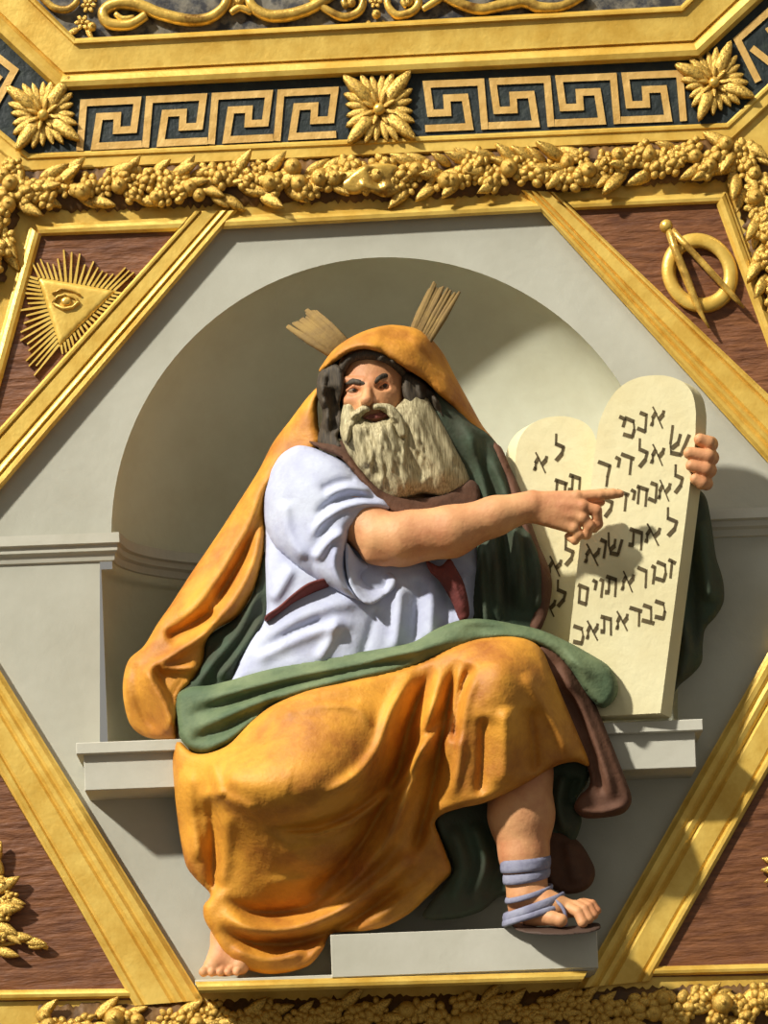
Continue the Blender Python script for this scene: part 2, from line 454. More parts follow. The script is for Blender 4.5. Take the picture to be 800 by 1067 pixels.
# ---------------- fret band
def fret(name, label, x0, x1, n, flip, y0a, y0b, xa, xb, parent=None):
    root = empty(name, P((x0 + x1) / 2, y0a, 0.003), label, 'ornament', 'gilded fret runs on the dark band')
    ytop = lambda x: y0a + (y0b - y0a) * (x - xa) / (xb - xa)
    per = (x1 - x0) / n; h = 46.0; w = 7.4
    def q(u, v, i):
        x = x0 + (i + u) * per if not flip else x1 - (i + u) * per
        return x, ytop(x) + v * h
    for i in range(n):
        g = [(0.0, 1.08), (0.06, 0.0), (0.88, 0.0), (0.82, 0.66), (0.56, 0.66), (0.575, 0.33), (0.30, 0.33), (0.23, 1.0)]
        g = g + ([(0.944, 1.0)] if i < n - 1 else [(0.90, 1.0)])
        pts = [np.array(q(u, v, i)) for u, v in g]
        L = []; R = []
        for j, p in enumerate(pts):
            t0 = (p - pts[j - 1]) if j else None; t1 = (pts[j + 1] - p) if j < len(pts) - 1 else None
            if t0 is not None: t0 = t0 / np.linalg.norm(t0)
            if t1 is not None: t1 = t1 / np.linalg.norm(t1)
            if t0 is None: t0 = t1
            if t1 is None: t1 = t0
            n0 = np.array((-t0[1], t0[0])); n1 = np.array((-t1[1], t1[0])); nn = n0 + n1
            nn = nn / max(nn @ n0, 0.3)
            L.append(p + nn * w / 2); R.append(p - nn * w / 2)
        V = []; F = []
        for a, b in zip(L, R):
            V += [P(a[0], a[1], .0075), P(b[0], b[1], .0075), P(a[0], a[1], .003), P(b[0], b[1], .003)]
        for j in range(len(pts) - 1):
            a = 4 * j; b = a + 4
            F += [[a, a + 1, b + 1, b], [a, b, b + 2, a + 2], [a + 1, a + 3, b + 3, b + 1]]
        F += [[0, 2, 3, 1], [4 * len(pts) - 4, 4 * len(pts) - 3, 4 * len(pts) - 1, 4 * len(pts) - 2]]
        link('fret', V, F, M['gold_pale'], root, smooth=False)
    return root
fret('fret_run', 'gilded key fret run on dark band, between the two rosettes on the left', 83, 357, 4, False, 107, 94, 90, 350)
fret('fret_run', 'gilded key fret run on dark band, between the middle and right rosettes', 436, 712, 4, True, 88, 77, 440, 700)
# the two runs that turn up the slanting sides, cut by the photo's edges
def slant(name, label, pts_list):
    root = empty(name, P(*pts_list[0][0], 0.003), label, 'ornament', 'gilded fret runs on the dark band')
    for pl in pts_list:
        ps = [np.array(p, float) for p in pl]; w = 7.4; V = []; F = []
        for j, p in enumerate(ps):
            t0 = (p - ps[j - 1]) if j else (ps[1] - ps[0]); t1 = (ps[j + 1] - p) if j < len(ps) - 1 else t0
            t0 = t0 / np.linalg.norm(t0); t1 = t1 / np.linalg.norm(t1)
            n0 = np.array((-t0[1], t0[0])); nn = n0 + np.array((-t1[1], t1[0])); nn = nn / max(nn @ n0, .3)
            a = p + nn * w / 2; b = p - nn * w / 2
            V += [P(a[0], a[1], .0075), P(b[0], b[1], .0075), P(a[0], a[1], .003), P(b[0], b[1], .003)]
        for j in range(len(ps) - 1):
            a = 4 * j; b = a + 4
            F += [[a, a + 1, b + 1, b], [a, b, b + 2, a + 2], [a + 1, a + 3, b + 3, b + 1]]
        F += [[0, 2, 3, 1], [4 * len(ps) - 4, 4 * len(ps) - 3, 4 * len(ps) - 1, 4 * len(ps) - 2]]
        link('fret', V, F, M['gold_pale'], root, smooth=False)
slant('fret_run', 'cut off gilded fret run at the far left edge beside the corner rosette', [[(-10, 118), (15, 73), (-30, 38), (-50, 66), (-20, 88)], [(0, 78), (-18, 100), (-40, 80)]])
slant('fret_run', 'cut off gilded fret run at the far right edge beside the tilted rosette', [[(790, 85), (768, 41), (830, -14), (850, 20), (815, 50), (800, 28)], [(783, 50), (806, 68), (850, 30)]])

# ---------------- carved ornament pieces
def leaf_mesh(L=1.0, W=0.40, H=0.16, n=8, lobed=0.0, rnd=0.8):
    """a fleshy leaf lying along +x, bulging to -y, stem end at the origin"""
    V = []; F = []; cols = 5
    for i in range(n + 1):
        t = i / n; w = W * math.sin(math.pi * min(1, 0.06 + 0.94 * t) ** 0.8) ** rnd * (1 + lobed * math.cos(t * 6 * math.pi)) if t < 1 else 0.01
        for j in range(cols):
            s = -1 + 2 * j / (cols - 1)
            y = -H * (math.sin(math.pi * (0.1 + 0.8 * t)) * (1 - 0.75 * s * s) - 0.30 * math.exp(-(s / 0.25) ** 2)) - 0.05
            V.append((t * L, y, s * w * 0.5))
    kk = len(V)
    V += [(x, 0.05, z) for x, y, z in V]
    for i in range(n):
        for j in range(cols - 1):
            a = i * cols + j; F.append([a, a + cols, a + cols + 1, a + 1]); F.append([kk + a, kk + a + 1, kk + a + cols + 1, kk + a + cols])
        a = i * cols; F.append([a, kk + a, kk + a + cols, a + cols]); a += cols - 1; F.append([a, a + cols, kk + a + cols, kk + a])
    F.append([kk * 0 + j for j in range(cols)] + [kk + j for j in range(cols - 1, -1, -1)])
    F.append([n * cols + j for j in range(cols - 1, -1, -1)] + [kk + n * cols + j for j in range(cols)])
    return V, F
def proto(name, VF, m):
    me = bpy.data.meshes.new(name); me.from_pydata([tuple(map(float, v)) for v in VF[0]], [], VF[1]); me.materials.append(m)
    me.polygons.foreach_set('use_smooth', [True] * len(me.polygons)); me.update(); return me
def flower_mesh():
    parts = [ball_mesh((0, -0.22, 0), 0.24, 10, 6)]
    for a in range(6):
        c, s = math.cos(a * math.pi / 3), math.sin(a * math.pi / 3)
        v, f = ball_mesh((0.58, -0.12, 0), 0.34, 10, 6, (1.1, 0.5, 0.8))
        parts.append(([(x * c - z * s, y, x * s + z * c) for x, y, z in v], f))
    return merge(parts)
def fruit_mesh():
    v, f = ball_mesh((0, -0.5, 0), 1.0, 14, 9)
    return merge([(v, f), ball_mesh((0, -1.5, 0), 0.22, 8, 5)])
def grapes_mesh():
    r_ = random.Random(3); parts = []
    for i in range(9):
        a = i * 2.4; q = .95 * math.sqrt(i / 9)
        parts.append(ball_mesh((math.cos(a) * q, -0.5 + q * .4, math.sin(a) * q * .85), 0.36, 8, 6, (1.15, 1, .9)))
    return merge(parts)
ME = {'leaf': proto('leaf', leaf_mesh(), M['gold_relief']), 'flower': proto('flower', flower_mesh(), M['gold_relief']),
      'fruit': proto('fruit', fruit_mesh(), M['gold_relief']), 'berry_cluster': proto('berry_cluster', grapes_mesh(), M['gold_relief'])}
def put(root, kind, px, py, d, size, ang=0.0, tilt=0.0, twist=0.0):
    """one carved piece as a part of its garland; size in photo pixels, ang anticlockwise in the picture"""
    o = bpy.data.objects.new(kind, ME[kind]); COL.objects.link(o); o.parent = root
    o.location = P(px, py, d) - np.array(root['_base'])
    s = size * S; o.scale = (s, s, s)
    o.rotation_mode = 'QUATERNION'
    o.rotation_quaternion = (Matrix.Rotation(-ang, 3, 'Y') @ Matrix.Rotation(tilt, 3, 'Z') @ Matrix.Rotation(twist, 3, 'X')).to_quaternion()
    return o
def garland(name, label, path, hw, seed, nleaf, nclus, leafL=29, flow=None):
    r_ = random.Random(seed); pth = catmull(path, False, 3.0); n = len(pth)
    mid = pth[n // 2]; root = empty(name, P(mid[0], mid[1], -0.008), label, 'garland', 'gilded fruit garlands around the panels')
    # bed strip, coloured dark as the shade between the carved pieces
    t = np.gradient(pth, axis=0); t /= np.linalg.norm(t, axis=1)[:, None]; nn = np.c_[-t[:, 1], t[:, 0]]
    wob = np.array([r_.uniform(.86, 1.08) for _ in range(n)])
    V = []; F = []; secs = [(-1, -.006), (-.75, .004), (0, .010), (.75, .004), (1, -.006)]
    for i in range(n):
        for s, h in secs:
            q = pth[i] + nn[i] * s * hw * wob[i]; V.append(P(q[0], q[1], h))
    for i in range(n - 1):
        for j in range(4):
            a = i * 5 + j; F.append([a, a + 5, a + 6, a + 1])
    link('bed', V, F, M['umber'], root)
    for i in range(nleaf):
        u = (i + r_.random()) / nleaf; j = min(n - 1, int(u * n)); sg = r_.choice((-1, 1)) if i % 3 else 0
        c = pth[j] + nn[j] * sg * hw * r_.uniform(.05, .55)
        dirv = t[j] * (1 if (flow is None or u < flow) else -1)
        base = math.atan2(-dirv[1], dirv[0]); dev = -sg * r_.uniform(.25, .85) * (1 if (flow is None or u < flow) else -1)
        put(root, 'leaf', c[0] - dirv[0] * leafL * .4, c[1] - dirv[1] * leafL * .4, r_.uniform(.008, .016), leafL * r_.uniform(.8, 1.2), base + dev, r_.uniform(-.35, .1), r_.uniform(-.5, .5))
    for i in range(nclus):
        u = (i + .2 + .6 * r_.random()) / nclus; j = min(n - 1, int(u * n))
        c = pth[j] + nn[j] * hw * r_.uniform(-.55, .55)
        kd = r_.choice(['berry_cluster', 'flower', 'flower', 'fruit', 'berry_cluster'])
        put(root, kd, c[0], c[1], .017, {'berry_cluster': 12.5, 'flower': 12.5, 'fruit': 8}[kd] * r_.uniform(.85, 1.2), r_.uniform(0, 3))
    return root
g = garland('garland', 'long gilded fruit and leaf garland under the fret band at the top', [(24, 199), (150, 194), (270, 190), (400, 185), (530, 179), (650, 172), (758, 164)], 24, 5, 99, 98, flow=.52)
# smooth ribbon knot in the middle
relief('ribbon', [(352, 196), (366, 180), (380, 172), (400, 170), (415, 174), (412, 186), (420, 198), (402, 206), (384, 200), (368, 203)], [(352, 196, .030), (385, 185, .048), (420, 190, .032), (390, 205, .034)], M['gold_relief'], g, [('r', [(372, 190), (395, 198), (408, 190)], 4, .008), ('c', [(385, 172), (392, 190), (400, 205)], 2.5, .008)], 6, .01, 3, .025)
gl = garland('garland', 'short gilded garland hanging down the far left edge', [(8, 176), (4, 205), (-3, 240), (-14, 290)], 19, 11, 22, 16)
put(gl, 'flower', 19, 188, .012, 13)
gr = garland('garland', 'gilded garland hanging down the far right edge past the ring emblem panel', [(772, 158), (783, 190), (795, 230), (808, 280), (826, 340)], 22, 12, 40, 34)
put(gr, 'fruit', 767, 157, .012, 7)
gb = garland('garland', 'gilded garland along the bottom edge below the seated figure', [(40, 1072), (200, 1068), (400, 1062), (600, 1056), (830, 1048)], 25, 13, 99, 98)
for x, y, kd, s in [(705, 1050, 'flower', 22), (752, 1046, 'fruit', 11), (372, 1060, 'flower', 15), (120, 1062, 'fruit', 11), (665, 1052, 'berry_cluster', 18), (560, 1062, 'berry_cluster', 17)]:
    put(gb, kd, x, y, .020, s)

# rosettes: two rings of petals and a ball
ME['petal'] = proto('petal', leaf_mesh(1.0, 0.33, 0.14, 12, 0.06, 0.5), M['gold_relief'])
def rosette(label, cx, cy, r, rot):
    root = empty('rosette', P(cx, cy, .003), label, 'rosette', 'gilded rosettes on the fret band')
    for i in range(4):
        for da, L, d_ in ((-.34, .92, .004), (.34, .92, .004), (0, 1.20, .007)):
            a = rot + i * math.pi / 2 + da
            put(root, 'petal', cx + math.cos(a) * r * .16, cy - math.sin(a) * r * .16, d_, r * L, a, -.10)
        a = rot + (i + .5) * math.pi / 2
        for da in (-.17, .17):
            put(root, 'petal', cx + math.cos(a + da) * r * .16, cy - math.sin(a + da) * r * .16, .003, r * .80, a + da, -.10)
    for i in range(8):
        a = rot + (i + .5) * math.pi / 4
        put(root, 'petal', cx + math.cos(a) * r * .12, cy - math.sin(a) * r * .12, .014, r * .40, a, -.3)
    c = P(cx, cy, .024); v, f = ball_mesh(c, r * .17 * S, 12, 8)
    link('center', v, f, M['gold_relief'], root)
    return root
rosette('gilded rosette at the left corner of the fret band', 45, 120, 35, math.radians(52))
rosette('square gilded rosette in the middle of the fret band', 395, 114, 37, math.radians(47))
rosette('tilted gilded rosette at the right corner of the fret band', 744, 86, 33, math.radians(66))

# scrollwork at the top edge
sc = empty('scrollwork', P(380, 20, .004), 'gilded scrolling tendrils on mottled dark ground at the top edge', 'ornament')
def tendril(pts, r, d=.018, name='tendril'):
    p = catmull(pts, False, 3.0)
    V, F = tube_mesh(PA(p, np.full(len(p), d)), [r * S * (0.75 + 0.25 * math.sin(math.pi * i / (len(p) - 1))) for i in range(len(p))], 10)
    link(name, V, F, M['gold_relief'], sc)
tendril([(152, 16), (135, 26), (112, 24), (108, 12), (122, 4), (145, 6), (165, 14), (195, 21), (218, 19), (234, 6), (238, -12)], 6.5)
tendril([(140, 18), (128, 20), (120, 14)], 3.5)
tendril([(40, -6), (56, 8), (70, 10), (80, 2), (78, -8)], 4)
tendril([(258, -10), (262, 6), (278, 16), (300, 16), (325, 8), (350, -8)], 6.5)
tendril([(322, -4), (340, 10), (358, 18), (374, 12), (378, 0), (368, -6), (358, 2), (362, 8)], 4.5)
tendril([(404, -6), (404, 6), (414, 16), (430, 12), (436, 2), (428, -5), (420, 2), (424, 7)], 4.5)
tendril([(440, 10), (456, 0), (470, -10)], 4)
tendril([(452, -10), (476, 3), (500, 10), (522, 6), (545, 2), (562, 8), (585, 7), (610, -6)], 6)
tendril([(240, 14), (250, 8), (262, 14)], 4)
for x, y, s in [(92, 6, 9), (86, 24, 9), (96, 29, 6), (392, 16, 6), (391, 2, 8), (250, 2, 7), (366, 4, 6), (426, 3, 6)]:
    put(sc, 'flower' if s > 7 else 'fruit', x, y, .012, s if s > 7 else s * .8)
for x, y, a in [(100, 2, 2), (82, 30, 3.6), (90, 30, 5.2), (240, 12, 1.2), (385, 22, 4.2), (398, 22, 5.2), (470, 2, .4), (520, 0, 2.5)]:
    put(sc, 'leaf', x, y, .010, 15, a)

# ---------------- corner panels and their emblems
def corner(label, poly):
    return tag(prism('corner_panel', poly, -0.004, M['redwood'], back=-0.02), label, 'panel', 'red brown corner panels')
corner('red brown corner panel behind the rayed triangle emblem', [(40, 243), (188, 240), (-26, 478), (-26, 470)])
corner('red brown corner panel behind the ring and compass emblem', [(595, 216), (749, 210), (830, 434), (830, 440)])
corner('red brown lower corner panel with the gilded leaf spray', [(-28, 760), (138, 1042), (-28, 1044)])
corner('red brown lower right corner panel, scratched and mostly bare', [(836, 742), (836, 1016), (679, 1018)])
e = empty('triangle_emblem', P(72, 318, -.004), 'gilded triangle with an eye surrounded by rays, in the corner panel', 'emblem')
tri = [(39, 289), (121, 303), (62, 361)]
relief('triangle', tri, [(39, 289, .010), (121, 303, .010), (62, 361, .010), (74, 316, .013)], M['gold'], e, (), 5, .006, 3, .02, curve=False)
ec = (68, 313)
v, f = tube_mesh(PA([(55, 316), (60, 309), (68, 307), (78, 310), (82, 315), (76, 320), (66, 322), (55, 316)], np.full(8, .017)), .004, 8)
link('eyelid', v, f, M['gold_relief'], e)
v, f = ball_mesh(P(69, 314, .015), .013, 12, 8, (1.1, .6, .9)); link('eyeball', v, f, M['gold_relief'], e)
v, f = tube_mesh(PA([(54, 306), (64, 301), (76, 303), (84, 308)], np.full(4, .016)), .003, 8); link('brow', v, f, M['gold_relief'], e)
r_ = random.Random(4); tp = np.array(tri, float)
for side in range(3):
    a, b = tp[side], tp[(side + 1) % 3]; nrm = np.array((b[1] - a[1], -(b[0] - a[0]))); nrm /= np.linalg.norm(nrm)
    if nrm @ ((a + b) / 2 - tp.mean(0)) < 0: nrm = -nrm
    N = 18
    for i in range(N):
        t_ = (i + .5) / N; p = a + (b - a) * t_; dirv = (p - tp.mean(0)); dirv /= np.linalg.norm(dirv); dirv = dirv * .6 + nrm * .4
        L = (14 if side == 1 else 30) * r_.uniform(.6, 1.2) * (1.35 if side == 2 and t_ < .5 else 1)
        q = p + dirv * L; w = 1.6
        tt = np.array((-dirv[1], dirv[0])) * w
        prism('ray', [tuple(p - tt), tuple(p + tt), tuple(q + tt * .5), tuple(q - tt * .5)], lambda x, y: .006, M['gold'], e, back=-.006)
e2 = empty('ring_emblem', P(729, 284, -.004), 'gilded ring with an open pair of compasses in the right corner panel', 'emblem')
V = []; F = []
for i in range(48):
    a = 2 * math.pi * i / 48
    for (ro, h) in [(1.0, -.004), (.98, .008), (.93, .016), (.74, .018), (.64, .012), (.61, -.004)]:
        x = math.cos(a) * 39 * ro; y = math.sin(a) * 43 * ro; th = math.radians(-32)
        V.append(P(729 + x * math.cos(th) - y * math.sin(th), 284.5 + x * math.sin(th) + y * math.cos(th), h))
for i in range(48):
    for j in range(6): F.append([i * 6 + j, i * 6 + (j + 1) % 6, ((i + 1) % 48) * 6 + (j + 1) % 6, ((i + 1) % 48) * 6 + j])
link('ring', V, F, M['gold'], e2)
def leg(pts, rs):
    v, f = tube_mesh(PA(pts, np.full(len(pts), .024)), [r * S for r in rs], 10); link('compass_leg', v, f, M['gold_relief'], e2)
leg([(696, 238), (704, 262), (716, 292), (727, 320), (733, 332), (739, 342)], [4, 4.5, 4.5, 3.5, 2, 1])
leg([(700, 240), (718, 259), (742, 285), (766, 311), (775, 321)], [3.5, 3.5, 3.5, 3, 1])
v, f = ball_mesh(P(694, 236, .022), 7 * S, 12, 8); link('hinge', v, f, M['gold_relief'], e2)
sp = empty('leaf_spray', P(2, 950, -.004), 'gilded leaf and berry spray cut by the left edge of the lower corner panel', 'ornament')
for x, y, a, L in [(-8, 905, 1.2, 30), (2, 912, 1.9, 26), (-6, 930, .5, 32), (0, 938, -.2, 28), (-8, 950, .1, 34), (-6, 962, -.5, 30), (4, 970, -.7, 24), (10, 976, -.1, 26), (-10, 985, .6, 26), (26, 980, -.2, 24), (-4, 990, -.3, 26), (30, 986, .0, 20)]:
    put(sp, 'leaf', x, y, .010, L, a, -.1)
for x, y, s in [(4, 920, 8), (10, 935, 8), (2, 955, 9), (14, 945, 8), (-2, 978, 8)]: put(sp, 'berry_cluster', x, y, .014, s)
v, f = tube_mesh(PA([(-20, 1000), (0, 985), (25, 980), (50, 988)], np.full(4, .004)), .006, 8); link('stem', v, f, M['gold_relief'], sp)
sq = empty('leaf_spray', P(806, 906, -.004), 'tiny gilded spray tip at the right edge of the lower right corner panel', 'ornament')
for x, y, a, L in [(812, 900, 2.8, 20), (814, 912, 3.5, 20), (818, 906, 3.14, 26)]: put(sq, 'leaf', x, y, .006, L, a)
# ================================================================== bench, step, tablets
def box_px(name, x0, x1, ytop, ybot, d0, d1, m, parent=None):
    """world-aligned block between two photo columns, top and bottom row taken at its left end, front at d1"""
    a = P(x0, ytop, d1); b = P(x0, ybot, d1); c = P(x1, ytop, d1)
    xa, xb, zt, zb = a[0], c[0], a[2], b[2]; r = .002
    V = []
    for y, inset in ((-d1, r), (-d1 + r, 0), (-d0, 0)):
        V += [(xa + inset, y, zb + inset), (xb - inset, y, zb + inset), (xb - inset, y, zt - inset), (xa + inset, y, zt - inset)]
    F = [[0, 1, 2, 3]] + [[4 * i + (j + 1) % 4, 4 * i + j, 4 * i + 4 + j, 4 * i + 4 + (j + 1) % 4] for i in range(2) for j in range(4)] + [[11, 10, 9, 8]]
    return link(name, V, F, m, parent, None, smooth=False)
bench = empty('stone_bench', P(400, 826, .06), 'pale grey stone bench with a projecting slab across the niche behind the seated figure', 'bench')
box_px('slab', 79, 733, 774, 786, -.02, .145, M['stone'], bench)
box_px('block', 87, 725, 786, 824, -.02, .125, M['stone'], bench)
tag(box_px('stone_step', 344, 622, 974, 1019, -.015, .17, M['stone']), 'low grey stone step under the sandalled foot', 'step')
struct(box_px('floor', 203, 620, 1021, 1027, -.02, .160, M['stone']))

# tablets
GL = {'alef': [[(.05, 1), (.3, .75), (.95, 0)], [(.95, 1), (.9, .75), (.62, .42)], [(.28, .72), (.1, .4), (.14, 0), (0, 0)]],
      'nun': [[(.2, 1), (.7, .98), (.72, .0), (.1, .04)]],
      'kaf': [[(.05, 1), (.75, .96), (.88, .5), (.76, .04), (.05, .02)]],
      'kafsofit': [[(.0, 1), (.95, .98), (.82, .3), (.80, -.25)]],
      'yod': [[(.25, 1), (.7, .96), (.58, .5)]],
      'shin': [[(0, 1.15), (.1, .4), (.25, .02), (.8, .08), (1, 1)], [(.52, .9), (.5, .5), (.24, .22)]],
      'dalet': [[(0, 1), (1, .97)], [(.82, .97), (.8, 0)]],
      'lamed': [[(.15, 1.6), (.2, 1), (.85, .96), (.75, .5), (.35, 0)]],
      'chet': [[(.0, .97), (.95, .97)], [(.15, .97), (.15, 0)], [(.85, .97), (.85, 0)]],
      'tav': [[(.0, .98), (.85, .98), (.88, 0)], [(.25, .98), (.27, .1), (.0, .05)]],
      'zayin': [[(.25, 1), (.8, .94)], [(.52, .95), (.5, 0)]],
      'vav': [[(.3, 1), (.68, .97), (.62, 0)]],
      'resh': [[(.05, 1), (.8, .96), (.86, 0)]],
      'mem': [[(.05, 1), (.9, .97), (.85, .03), (.2, .03), (.18, .95)]],
      'bet': [[(.1, 1), (.75, .96), (.78, .05)], [(0, .03), (1, .03)]]}
def letter(tab, dfun, kind, px, py, w, h, slope, lean=-0.25):
    """one painted letter, a hair's breadth proud of the stone; px, py is its centre"""
    nib = np.array((.9, 3.1)); parts = []
    ca, sa = math.cos(slope), math.sin(slope)
    def tr(u, v):
        x = (u - .5) * w + (v - .5) * h * lean; y = (v - .5) * h
        return np.array((px + x * ca + y * sa, py - (y * ca - x * sa)))
    for st in GL[kind]:
        L = [tr(*p) for p in st]
        for a, b in zip(L[:-1], L[1:]):
            t = (b - a) / (np.linalg.norm(b - a) + 1e-9); nrm = np.array((-t[1], t[0]))
            hw = .5 + .6 * abs(nrm @ nib)
            a2 = a - t * .7; b2 = b + t * .7
            q = [a2 + nrm * hw, a2 - nrm * hw, b2 - nrm * hw, b2 + nrm * hw]
            V = [P(p[0], p[1], dfun(*p) + .0012) for p in q] + [P(p[0], p[1], dfun(*p) - .001) for p in q]
            parts.append((V, [[3, 2, 1, 0], [4, 5, 6, 7], [0, 1, 5, 4], [1, 2, 6, 5], [2, 3, 7, 6], [3, 0, 4, 7]]))
    V, F = merge(parts)
    return link('letter', V, F, M['ink'], tab, smooth=False)
def tablet(name, label, poly, dfun, off, back):
    root = empty(name, P(poly[0][0], poly[0][1], dfun(*poly[0]) - .03), label, 'tablet')
    ring = catmull(poly, True, 6.0) 
    n = len(poly); pl = []
    for i in range(n):
        pl.append(poly[i])
    prism('slab', pl, dfun, M['tablet'], root, back=back, off=off)
    return root
ARC = lambda q: [tuple(p) for p in catmull(q, False, 2.5)]
dR = lambda x, y: .150 + (x - 600) * .00036 + (745 - y) * .00004
dL = lambda x, y: .070 + (x - 560) * .00022 + (700 - y) * .00004
arcR = ARC([(622, 452), (624, 441), (628, 430), (634, 418), (642, 407), (652, 399), (663, 394), (675, 391.5), (688, 391), (700, 393), (711, 398), (719, 406), (723, 416), (725, 430)])
polyR = [(584, 748)] + [(604, 566), (615.5, 506)] + arcR + [(724, 462), (711, 566), (700, 650), (688, 743)]
tR = tablet('stone_tablet', 'larger cream stone tablet in front, its round top held by the fingers at the edge', polyR, dR, (11, 5), lambda x, y: dR(x, y) - .045)
arcL = ARC([(538, 500), (537, 480), (539, 464), (544, 452), (552, 443), (563, 437), (576, 434), (590, 434), (602, 437), (611, 442), (617, 449), (622, 462)])
polyL = [(556, 700), (548, 580)] + arcL + [(618, 520), (604, 700)]
tL = tablet('stone_tablet', 'smaller cream stone tablet behind, partly hidden by the pointing hand', polyL, dL, (-11, 6), lambda x, y: dL(x, y) - .04)
SL = math.radians(19)
for kd, x, y in [('yod', 648, 444), ('kaf', 656, 446), ('nun', 670, 440), ('alef', 685, 435)]: letter(tR, dR, kd, x, y, 13, 17, SL)
for kd, x, y in [('kafsofit', 629, 492), ('yod', 643, 486), ('dalet', 653, 484), ('lamed', 669, 478), ('alef', 685, 474)]: letter(tR, dR, kd, x, y, 13 if kd != 'yod' else 9, 17, SL)
letter(tR, dR, 'shin', 706, 462, 19, 24, SL, -.1)
for kd, x, y in [('lamed', 633, 530), ('dalet', 648, 522), ('yod', 659, 520), ('chet', 669, 517), ('nun', 681, 513), ('alef', 692, 511), ('lamed', 706, 505)]: letter(tR, dR, kd, x, y, 12 if kd != 'yod' else 8, 17, SL)
for kd, x, y in [('alef', 617, 578), ('vav', 628, 572), ('shin', 640, 569), ('tav', 663, 562), ('alef', 680, 557), ('lamed', 699, 550)]: letter(tR, dR, kd, x, y, 15, 17, SL)
for kd, x, y in [('mem', 607, 620), ('yod', 619, 614), ('vav', 626, 613), ('tav', 637, 611), ('alef', 654, 606), ('resh', 669, 602), ('vav', 680, 599), ('kaf', 689, 596), ('zayin', 699, 593)]: letter(tR, dR, kd, x, y, 12 if kd not in ('yod', 'vav') else 8, 17, SL)
for kd, x, y in [('kaf', 603, 662), ('alef', 617, 657), ('tav', 632, 652), ('alef', 648, 647), ('dalet', 662, 643), ('bet', 675, 640), ('kaf', 688, 636)]: letter(tR, dR, kd, x, y, 12, 16, math.radians(15))
for kd, x, y in [('alef', 563, 482), ('lamed', 582, 472), ('tav', 599, 505), ('chet', 584, 510), ('lamed', 592, 581), ('alef', 578, 590), ('lamed', 584, 624), ('alef', 572, 632)]: letter(tL, dL, kd, x, y, 13, 16, SL)

# ================================================================== the seated figure
pr = empty('person', P(380, 1019, .1), 'seated bearded person in a saffron mantle and hood, pointing at the stone tablets', 'person')

# ---- body: one sculpted skin surface
def px3(x, y, d): return P(x, y, d)
def cap(s, a, b, r1, r2, k=.008, sub=False): s.cap(P(*a), P(*b), r1 * S, r2 * S, k, sub)
bodyV = []; bodyF = []; off = 0
def flush(s):
    global off
    v, f = s.mesh(); bodyV.append(v); bodyF.append(f + off); off += len(v)
# head and neck
HA = math.radians(-8); FC = (386, 406); FD = .185
def H(lx, ly, ld):
    """face frame in photo pixels: x to the picture's right, y down, ld forward"""
    x = lx + 0.10 * ld * -1; c, s_ = math.cos(HA), math.sin(HA)
    return (FC[0] + x * c - ly * s_, FC[1] + x * s_ + ly * c, FD + ld * S)
def box_of(pts, pad):
    q = np.array([P(*p) for p in pts]); return q.min(0) - pad, q.max(0) + pad
s = Sdf(*box_of([(340, 345, .05), (440, 480, .30)], .03), .0024)
def hc(a, b, r1, r2, k=.006, sub=False): s.cap(P(*H(*a)), P(*H(*b)), r1 * S, r2 * S, k, sub)
def he(c, r, k=.008, sub=False): s.ell(P(*H(*c)), (r[0] * S, r[2] * S, r[1] * S), None, k, sub)
he((2, -10, -24), (38, 42, 40)); he((-1, 14, -12), (31, 38, 32), .016)
hc((6, 40, -24), (10, 80, -40), 20, 24, .02)                       # neck
hc((-23, -13, 6), (-5, -9, 14), 4.2, 4.6); hc((5, -9, 14), (25, -14, 3), 4.6, 4.2)   # frowning brow
hc((-3, -7, 12), (-1, -16, 13), 3.0, 2.2)                          # frown crease pad
hc((0, -8, 13), (-3, 10, 25), 4.2, 5.4); he((-3.5, 11, 25), (6.2, 5.2, 6), .004)      # nose
hc((-9, 13, 17), (-8, 14, 18), 4.2, 4.2, .004); hc((4, 13, 16), (4, 14, 17), 4.2, 4.2, .004)
he((-19, 9, 5), (10, 8, 8)); he((19, 7, 3), (10, 8, 8))            # cheeks
he((-16, -3, 21), (9, 5.4, 13), .005, True); he((16, -3.4, 21), (9, 5.4, 13), .005, True)   # eye hollows
for sx in (-1, 1):                                                  # upper and lower lids
    hc((sx * 24 - (sx > 0), -2.5, 8.0), (sx * 16, -6.0, 13.2), 1.3, 1.6, .002); hc((sx * 16, -6.0, 13.2), (sx * 8.5, -1.5, 13), 1.6, 1.2, .002)
    hc((sx * 23, 0.5, 7.5), (sx * 16, 2.6, 11.0), 1.2, 1.2, .003); hc((sx * 16, 2.6, 11.0), (sx * 9, 0.5, 12), 1.2, 1.0, .003)
hc((-10, 16, 19), (-20, 26, 12), 1.8, 2.5, .006); hc((5, 16, 17), (18, 25, 10), 1.8, 2.5, .006)
flush(s)
